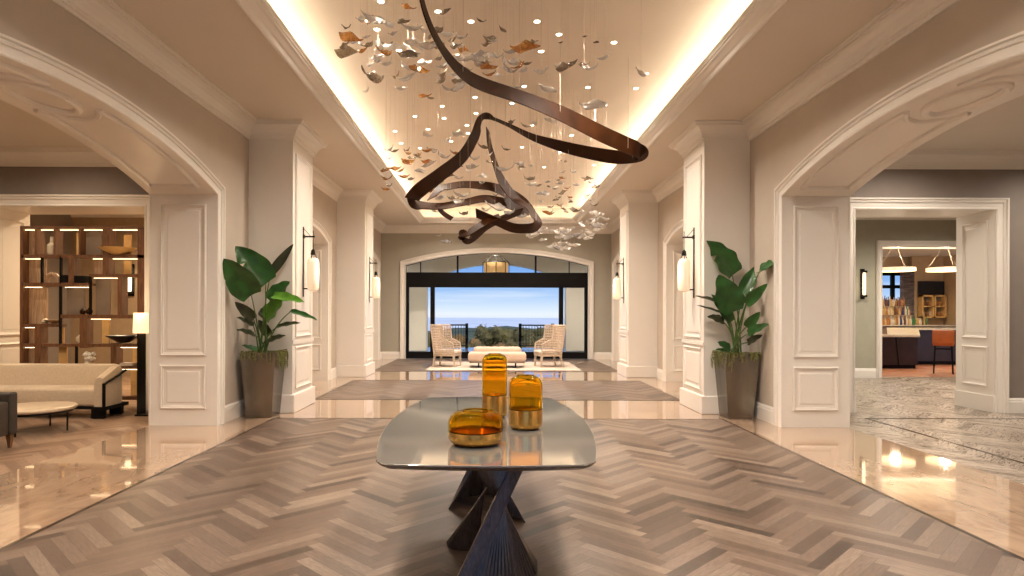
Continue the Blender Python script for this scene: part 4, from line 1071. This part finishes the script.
for x0, y0, x1, y1 in ((54, 229, 56, 255), (35, 229, 37.5, 255), (79, 229, 80.5, 255), (69, 256, 74, 287), (103, 228, 109, 277), (118, 275, 122, 318), (80, 315, 87, 348), (35, 324, 41, 368), (111, 343, 117, 370), (60, 368, 63, 398)):
    mb = MB(); sh_box(mb, x0, y0, x1, y1, -.01, 0); mb.build('divider', M_walnut, t)
for x0, y0, x1, y1 in ((40.5, 257, 42, 284), (59.5, 256, 61, 284), (59, 285, 60.5, 345), (89, 276, 90.5, 315), (75, 346, 76.5, 368)):
    mb = MB(); sh_box(mb, x0, y0, x1, y1, 0, .12); mb.build('divider', M_blackframe, t)
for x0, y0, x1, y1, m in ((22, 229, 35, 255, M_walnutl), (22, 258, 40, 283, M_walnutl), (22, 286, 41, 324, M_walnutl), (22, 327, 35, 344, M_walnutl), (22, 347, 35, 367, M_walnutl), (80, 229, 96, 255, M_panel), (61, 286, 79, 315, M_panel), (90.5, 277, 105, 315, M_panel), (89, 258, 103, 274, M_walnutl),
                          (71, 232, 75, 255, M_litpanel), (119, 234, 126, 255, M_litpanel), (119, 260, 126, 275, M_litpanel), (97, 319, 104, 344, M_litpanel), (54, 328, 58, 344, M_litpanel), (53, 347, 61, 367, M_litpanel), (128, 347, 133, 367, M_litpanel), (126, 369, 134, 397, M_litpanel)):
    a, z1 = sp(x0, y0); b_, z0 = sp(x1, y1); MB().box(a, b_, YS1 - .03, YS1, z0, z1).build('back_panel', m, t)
mb = MB()
for x0, x1, y in ((22, 35, 229.5), (38, 53, 229.5), (57, 78, 229.5), (81, 102, 229.5), (110, 137, 229.5), (22, 40, 258.5), (90, 103, 258.5), (110, 137, 258.5), (22, 41, 287), (62, 88, 287), (91, 117, 277.8), (22, 34, 327.5), (88, 110, 319), (22, 34, 347.5), (118, 137, 347.5), (118, 137, 369.5)):
    a, z1 = sp(x0, y); b_, _ = sp(x1, y); MB().box(a + .02, b_ - .02, YS + .04, YS + .055, z1 - .006, z1).build('shelf_light', M_shled, t)
# objects on the shelves (each its own thing)
def on(px, py): x, z = sp(px, py); return Vector((x, YS + .08, z + .001))
def lathe_thing(name, prof, px, py, m, label, cat, grp=None, seg=24):
    c = on(px, py); o = MB().lathe(prof, c, seg).build(name, m, smooth=True); return tag(o, label, cat, grp)
lathe_thing('bottle_vase', [(.05, 0), (.07, .03), (.07, .15), (.03, .19), (.025, .28), (.03, .285)], 48.5, 254.5, M_ceramic, 'tall pale bottle-shaped vase on the top left shelf', 'vase')
c = on(49, 282.5); mb = MB(); mb.tube([c + Vector((-.09 * math.cos(a), 0, .11 * math.sin(a) + .02)) for a in (PI * k / 14 for k in range(-1, 16))], .035, 10); o = mb.build('arch_sculpture', M_walnutl, smooth=True); tag(o, 'small curved wooden arch sculpture on the second shelf', 'sculpture')
for px, py, w_, h_, n_ in ((65, 282.5, .06, .12, 'shorter'),): pass
for k, (px, w_, h_) in enumerate(((64.5, .10, .10), (79, .17, .09))):
    c = on(px, 282.8); o = MB().box(c.x - w_ / 2, c.x + w_ / 2, c.y - .08, c.y + .08, c.z, c.z + h_).box(c.x - w_ / 2 - .006, c.x + w_ / 2 + .006, c.y - .085, c.y + .085, c.z + h_, c.z + h_ + .02).build('lidded_box', M_blackframe, bevel=.005)
    tag(o, ('narrow black lidded box left of the thick shelf post', 'wide black lidded box right of the thick shelf post')[k], 'box')
lathe_thing('wooden_bowl', [(.05, 0), (.1, .01), (.20, .06), (.27, .11), (.26, .11), (.18, .06), (.05, .02)], 115, 254.5, M_litpanel, 'wide honey-coloured bowl on the top right shelf', 'bowl')
lathe_thing('black_bowl', [(.05, 0), (.09, .01), (.19, .07), (.26, .11), (.25, .115), (.17, .075), (.04, .02)], 121, 343, M_black, 'wide black footed bowl on the shelf above the sofa arm', 'bowl')
lathe_thing('round_vase', [(.03, 0), (.045, .03), (.04, .06), (.02, .075), (.015, .09)], 79.5, 314.3, M_bronze, 'small round brown vase, left of the pair on the middle shelf', 'vase')
lathe_thing('round_vase', [(.03, 0), (.05, .035), (.045, .065), (.02, .08), (.015, .10)], 86, 314.3, M_bronze, 'small round brown vase, right of the pair on the middle shelf', 'vase')
lathe_thing('pale_round_vase', [(.03, 0), (.06, .05), (.055, .09), (.02, .12), (.02, .13)], 77, 343.2, M_ceramic, 'small pale round vase left of the thick post above the sofa', 'vase')
lathe_thing('shallow_bowl', [(.03, 0), (.08, .02), (.14, .06), (.13, .06), (.05, .02)], 51, 323.8, M_walnutl, 'shallow wooden bowl on the left middle shelf', 'bowl')
lathe_thing('white_jar', [(.03, 0), (.05, .02), (.045, .06), (.02, .08)], 41.5, 323.8, M_ceramic, 'squat pale jar beside the shallow wooden bowl', 'jar')
c = on(126, 366); 
for k in range(2):
    o = MB().box(c.x - .11 + k * .01, c.x + .1, c.y - .08, c.y + .08, c.z + .024 * k + .001, c.z + .024 * (k + 1)).build('closed_book', (M_ceramic, M_cushion)[k], bevel=.003)
    tag(o, ('pale closed book, lower of two on the shelf right of the sofa', 'pale closed book, upper of two on the shelf right of the sofa')[k], 'book')
c = on(86, 366); c.y = YS + .05
t2 = thing('flower_vase', (c.x, c.y, c.z), 'white rounded flowers in a small pot behind the sofa back', 'flowers')
MB().lathe([(.04, 0), (.05, .04), (.045, .08)], c, 16).build('pot', M_ceramic, t2, smooth=True)
mb = MB()
for k in range(16): mb.blob(c + Vector((R.uniform(-.08, .08), R.uniform(-.05, .05), R.uniform(.1, .19))), R.uniform(.03, .045), 8, 5, .006)
mb.build('blossoms', M_whitepetal, t2, smooth=True)

# sconce on the lounge far wall, and on the sage wall
def wall_sconce(px, py0, py1, Y, w, label):
    a = P(px, py0, Y); b_ = P(px, py1, Y); h_ = a.z - b_.z
    t = thing('wall_sconce', (a.x, Y, b_.z), label, 'wall light')
    MB().box(a.x - w * .75, a.x + w * .75, Y - .02, Y, b_.z, a.z).build('back_plate', M_black, t)
    MB().lathe([(w * .4, b_.z + h_ * .12), (w * .5, b_.z + h_ * .2), (w * .5, a.z - h_ * .2), (w * .4, a.z - h_ * .12)], (a.x, Y - .08, 0), 12).build('glass_tube', mat('sconce_tube', (1, .9, .7), .4, emit=(1, .75, .45), estr=2.2), t, smooth=True)
    mb = MB(); mb.box(a.x - w * .6, a.x + w * .6, Y - .14, Y - .02, b_.z + h_ * .06, b_.z + h_ * .13); mb.box(a.x - w * .6, a.x + w * .6, Y - .14, Y - .02, a.z - h_ * .13, a.z - h_ * .06); mb.build('end_caps', M_black, t)
wall_sconce(862.3, 269, 299, 15.0, .065, 'slender black wall sconce with lit glass tube on the sage wall')
wall_sconce(130.5, 264, 296, 15.0, .13, 'black wall light glimpsed through the shelving on the lounge wall')

# ------------------------------------------------------------------ bar
t = thing('bar_counter', (9.8, 17.6, 0), 'dark plum panelled bar counter with pale top seen through the doorway', 'bar counter')
def counter(zl, zr, e, z0l=None, z0r=None):
    mb = MB(); b0, b1 = (0.1, 0.1) if z0l is None else (z0l, z0r)
    mb.hexa([(7.2 - e, 17.55 - e, b0), (11.64 + e * .4, 17.55 - e, b0), (11.3 - e, 18.2 + e, b0), (7.2 - e, 18.2 + e, b0)], [(7.2 - e, 17.55 - e, zl), (11.64 + e * .4, 17.55 - e, zl), (11.3 - e, 18.2 + e, zl), (7.2 - e, 18.2 + e, zl)])
    mb.hexa([(11.64 + e * .4, 17.55 - e, b0), (12.55 + e * .4, 19.0 - e, b1), (12.2 - e, 19.7 + e, b1), (11.3 - e, 18.2 + e, b0)], [(11.64 + e * .4, 17.55 - e, zl), (12.55 + e * .4, 19.0 - e, zr), (12.2 - e, 19.7 + e, zr), (11.3 - e, 18.2 + e, zl)])
    mb.hexa([(12.55 + e * .4, 19.0 - e, b1), (15.9, 19.0 - e, b1), (15.9, 19.7 + e, b1), (12.2 - e, 19.7 + e, b1)], [(12.55 + e * .4, 19.0 - e, zr), (15.9, 19.0 - e, zr), (15.9, 19.7 + e, zr), (12.2 - e, 19.7 + e, zr)])
    return mb
counter(.87, 1.03, 0).build('body', M_bar, t)
counter(.10, .10, -.06, 0, 0).build('toe_kick', M_blackframe, t)
counter(.92, 1.08, .06, .87, 1.03).build('countertop', M_bartop, t)
mb = MB()
for k in range(9):
    x = 7.6 + .5 * k
    if x < 11.6: mb.hexa([(x, 17.535, .1), (x + .02, 17.535, .1), (x + .02, 17.555, .1), (x, 17.555, .1)], [(x - .08, 17.535, .865), (x - .06, 17.535, .865), (x - .06, 17.555, .865), (x - .08, 17.555, .865)])
mb.build('seams', M_blackframe, t)
st = P(946, 374, 16.1)
t = thing('bar_stool', (st.x, 16.2, 0), 'cognac leather bar stool with dark legs at the bar', 'bar stool')
for sx_, sy_ in ((-1, -1), (1, -1), (1, 1), (-1, 1)):
    x, y = st.x + sx_ * .2, 16.2 + sy_ * .18
    MB().hexa([(x + i * .015, y + j * .015, 0) for i, j in ((-1, -1), (1, -1), (1, 1), (-1, 1))], [(x - sx_ * .03 + i * .02, y - sy_ * .02 + j * .02, .72) for i, j in ((-1, -1), (1, -1), (1, 1), (-1, 1))]).build('leg', M_blackframe, t)
mb = MB(); 
for z in (.25, .62):
    mb.bar((st.x - .19, 16.03, z), (st.x + .19, 16.03, z), .02); mb.bar((st.x - .19, 16.37, z), (st.x + .19, 16.37, z), .02); mb.bar((st.x - .19, 16.03, z), (st.x - .19, 16.37, z), .02); mb.bar((st.x + .19, 16.03, z), (st.x + .19, 16.37, z), .02)
mb.build('footrest', M_blackframe, t)
MB().rbox(st.x - .22, st.x + .22, 16.0, 16.42, .70, .79, .03, 3).build('seat', M_orange, t, smooth=True)
MB().rbox(st.x - .23, st.x + .23, 15.98, 16.05, .74, 1.1, .03, 3).build('backrest', M_orange, t, smooth=True)
t.rotation_euler.z = -.6
# back bar with bottles
Yk = 21.9
def kx(px): return (px - VX) * Yk / F
def kz(py): return P(900, py, Yk).z
t = thing('back_bar_shelving', (kx(900), Yk, 0), 'stepped bottle shelf and counter behind the bar', 'shelving')
MB().box(kx(878), kx(957), Yk, 22.6, 0, kz(326)).build('cabinet', M_panel, t)
MB().box(kx(878), kx(957), Yk - .05, 22.65, kz(326), kz(325)).build('countertop', M_bartop, t)
MB().box(kx(880), kx(915), Yk + .1, Yk + .35, kz(325), kz(315)).build('lower_step', M_panel, t)
MB().box(kx(880), kx(915), Yk + .35, Yk + .6, kz(325), kz(306)).build('upper_step', M_panel, t)
bm_ = {}
bp = {}
for kind in range(3):
    pr = [[(.035, 0), (.038, .01), (.038, .17), (.014, .22), (.013, .29), (.016, .30)], [(.03, 0), (.032, .01), (.032, .2), (.012, .25), (.012, .32)], [(.042, 0), (.045, .02), (.045, .13), (.015, .17), (.015, .24)]][kind]
    for mi in range(len(BOT)):
        o = MB().lathe(pr, (0, 0, 0), 10).build('liquor_bottle', BOT[mi], origin='none', smooth=True); bm_[(kind, mi)] = o.data; bpy.data.objects.remove(o)
cn = ['amber', 'clear', 'green', 'blue', 'brown', 'gold']
rowsp = ((kz(325) + .002, Yk + .04, 'on the back bar counter', 881, 928, 24), (kz(315), Yk + .2, 'on the lower bottle step', 881, 914, 22), (kz(306), Yk + .48, 'on the upper bottle step', 881, 914, 22))
for z, y, wh, a, b_, n in rowsp:
    for k in range(n):
        mi = R.choice([0, 1, 1, 2, 3, 4, 5, 5, 0]); kd = R.randrange(3)
        o = bpy.data.objects.new('liquor_bottle', bm_[(kd, mi)]); COL.objects.link(o)
        o.location = (kx(a + (b_ - a) * (k + .5) / n), y + R.uniform(-.03, .03) if y > Yk + .1 else y, z); s_ = R.uniform(.85, 1.15); o.scale = (s_, s_, s_)
        tag(o, cn[mi] + ' liquor bottle standing ' + wh + ' behind the bar', 'bottle', cn[mi] + ' bottles ' + wh)
# curtain, screen, cabinet
mb = MB(); rows = []
n = 48
xs = [kx(915.5) + (kx(929) - kx(915.5)) * k / n for k in range(n + 1)]
fr_ = [Vector((x, 22.7 + .05 * math.sin(k * 1.3), kz(326))) for k, x in enumerate(xs)]; to_ = [Vector((q.x, q.y, kz(267))) for q in fr_]
mb.loft([fr_, to_], closed=False, caps=False); nv = len(mb.v); mb.v += [q + Vector((0, .01, 0)) for q in mb.v[:nv]]; mb.f += [tuple(i + nv for i in reversed(f)) for f in mb.f]
o = mb.build('sheer_curtain', M_curtain, smooth=True); tag(o, 'striped brown curtain beside the bar window', 'curtain')
S(MB().box(kx(928), 16.0, 22.75, 22.9, 0, HB), 'wall_bar', M_barwall)
o = MB().box(kx(933.5), kx(960), 22.66, 22.74, kz(294), kz(280)).build('wall_television', M_screen, bevel=.01); tag(o, 'dark wall screen above the glass cabinet in the bar', 'television')
t = thing('glass_cabinet', (kx(946), 22.7, kz(318)), 'small two-door lit wall cabinet holding glassware in the bar', 'cabinet')
mb = MB(); 
for a, b_ in ((934, 946), (947, 959)):
    for (x0, x1, z0, z1) in ((a, a + 1.3, 318, 294.5), (b_ - 1.3, b_, 318, 294.5), (a, b_, 318, 316.5), (a, b_, 296, 294.5), (a, b_, 306.5, 305.5)): mb.box(kx(x0), kx(x1), 22.5, 22.75, kz(z0), kz(z1))
mb.build('frame', M_litpanel, t)
MB().box(kx(934), kx(959), 22.72, 22.745, kz(318), kz(295)).build('back_panel', M_panel, t)
for row in (305.5, 316.5):
    for px in (937, 939.5, 942, 944, 950, 952.5, 955):
        c = Vector((kx(px), 22.6, kz(row))); o = MB().lathe([(.03, 0), (.04, .02), (.04, .12), (.015, .16), (.013, .2)], c, 10).build('cabinet_bottle', R.choice(BOT[:2] + BOT[4:5]), smooth=True)
        tag(o, 'small bottle on the ' + ('upper' if row < 310 else 'lower') + ' shelf of the bar wall cabinet', 'bottle', ('upper' if row < 310 else 'lower') + ' shelf bottles in the wall cabinet')
# ring pendants
for px in (896, 946):
    l = bpy.data.lights.new('ring_lamp', 'POINT'); l.energy = 55; l.color = (1, .82, .6); l.shadow_soft_size = .15
    lo = bpy.data.objects.new('ring_lamp', l); COL.objects.link(lo); lo.location = P(px, 269.5, 18.6)
for px, Y_, rx, lb in ((896, 18.6, 17, 'left'), (946, 18.6, 17, 'right')):
    c = P(px, 269.5, Y_); r = rx * Y_ / F
    t = thing('ring_pendant', (c.x, Y_, c.z), 'glowing alabaster ring pendant over the bar, the ' + lb + ' one', 'pendant light', 'ring pendants over the bar')
    MB().lathe([(r, -.05), (r, .05), (r - .16, .05), (r - .16, -.05), (r, -.05)], c, 36).build('ring_shade', M_ring, t, smooth=False)
    mb = MB()
    for k in range(3):
        a = 2 * PI * k / 3 + .5; mb.tube([c + Vector(((r - .06) * math.cos(a), (r - .06) * math.sin(a), .07)), (c.x, c.y, HB)], .003, 5)
    mb.build('hanging_rod', M_wire, t)
o = MB().box(7.2, 15.5, 16.6, 16.66, HB - .05, HB - .01).box(7.2, 15.5, 19.4, 19.46, HB - .05, HB - .01).build('ceiling_light_strip', M_led); tag(o, 'warm linear light strips on the bar ceiling', 'light strip')

# ------------------------------------------------------------------ world, sun, camera
w = bpy.data.worlds.new('sky'); scene.world = w; w.use_nodes = True; nt = w.node_tree; N, L = nt.nodes, nt.links
bg = N['Background']; tc = N.new('ShaderNodeTexCoord'); spx = N.new('ShaderNodeSeparateXYZ'); L.new(tc.outputs['Generated'], spx.inputs[0])
cr = N.new('ShaderNodeValToRGB'); e = cr.color_ramp.elements
mr = N.new('ShaderNodeMapRange'); mr.inputs[1].default_value = -.02; mr.inputs[2].default_value = .30
L.new(spx.outputs[2], mr.inputs[0])
e[0].position = 0; e[0].color = (.62, .70, .80, 1); e[1].position = 1; e[1].color = (.10, .24, .62, 1)
for p_, c_ in ((.055, (.78, .85, .93)), (.09, (.64, .77, .93)), (.15, (.40, .59, .89)), (.2, (.27, .48, .85)), (.32, (.17, .36, .78))):
    q = e.new(p_); q.color = (*c_, 1)
cl = N.new('ShaderNodeTexNoise'); cl.inputs['Scale'].default_value = 3.5; cl.inputs['Detail'].default_value = 5
mp = N.new('ShaderNodeMapping'); mp.inputs['Scale'].default_value = (1, 1, 14); L.new(tc.outputs['Generated'], mp.inputs[0]); L.new(mp.outputs[0], cl.inputs[0])
ccr = N.new('ShaderNodeMapRange'); ccr.inputs[1].default_value = .52; ccr.inputs[2].default_value = .75; ccr.inputs[4].default_value = .55; L.new(cl.outputs['Fac'], ccr.inputs[0])
mx = N.new('ShaderNodeMix'); mx.data_type = 'RGBA'; L.new(ccr.outputs[0], mx.inputs[0]); L.new(mr.outputs[0], cr.inputs[0]); L.new(cr.outputs[0], mx.inputs[6]); mx.inputs[7].default_value = (.85, .9, .96, 1)
L.new(mx.outputs[2], bg.inputs[0]); bg.inputs[1].default_value = 1.0
sun = bpy.data.lights.new('sun', 'SUN'); sun.energy = 2.2; sun.angle = .02; sun.color = (1, .95, .85)
so = bpy.data.objects.new('sun', sun); COL.objects.link(so); so.rotation_euler = (math.radians(40), math.radians(25), 0)

cam = bpy.data.cameras.new('camera'); co = bpy.data.objects.new('camera', cam); COL.objects.link(co)
cam.sensor_width = 36; cam.lens = 36 * F / 1024; cam.shift_x = (512 - VX) / 1024; cam.shift_y = (VY - 288) / 1024
cam.clip_end = 12000; cam.clip_start = .05
co.location = (0, 0, EYE); co.rotation_euler = (PI / 2, -ROLL, 0)
scene.camera = co
scene.view_settings.view_transform = 'Standard'; scene.view_settings.look = 'None'
scene.view_settings.gamma = 1; scene.view_settings.use_curve_mapping = False
scene.view_settings.exposure = 0.12
scene.cycles.use_denoising = True
scene.cycles.max_bounces = 10; scene.cycles.transmission_bounces = 8; scene.cycles.transparent_max_bounces = 8
scene.cycles.sample_clamp_indirect = 6; scene.cycles.caustics_refractive = False; scene.cycles.caustics_reflective = False
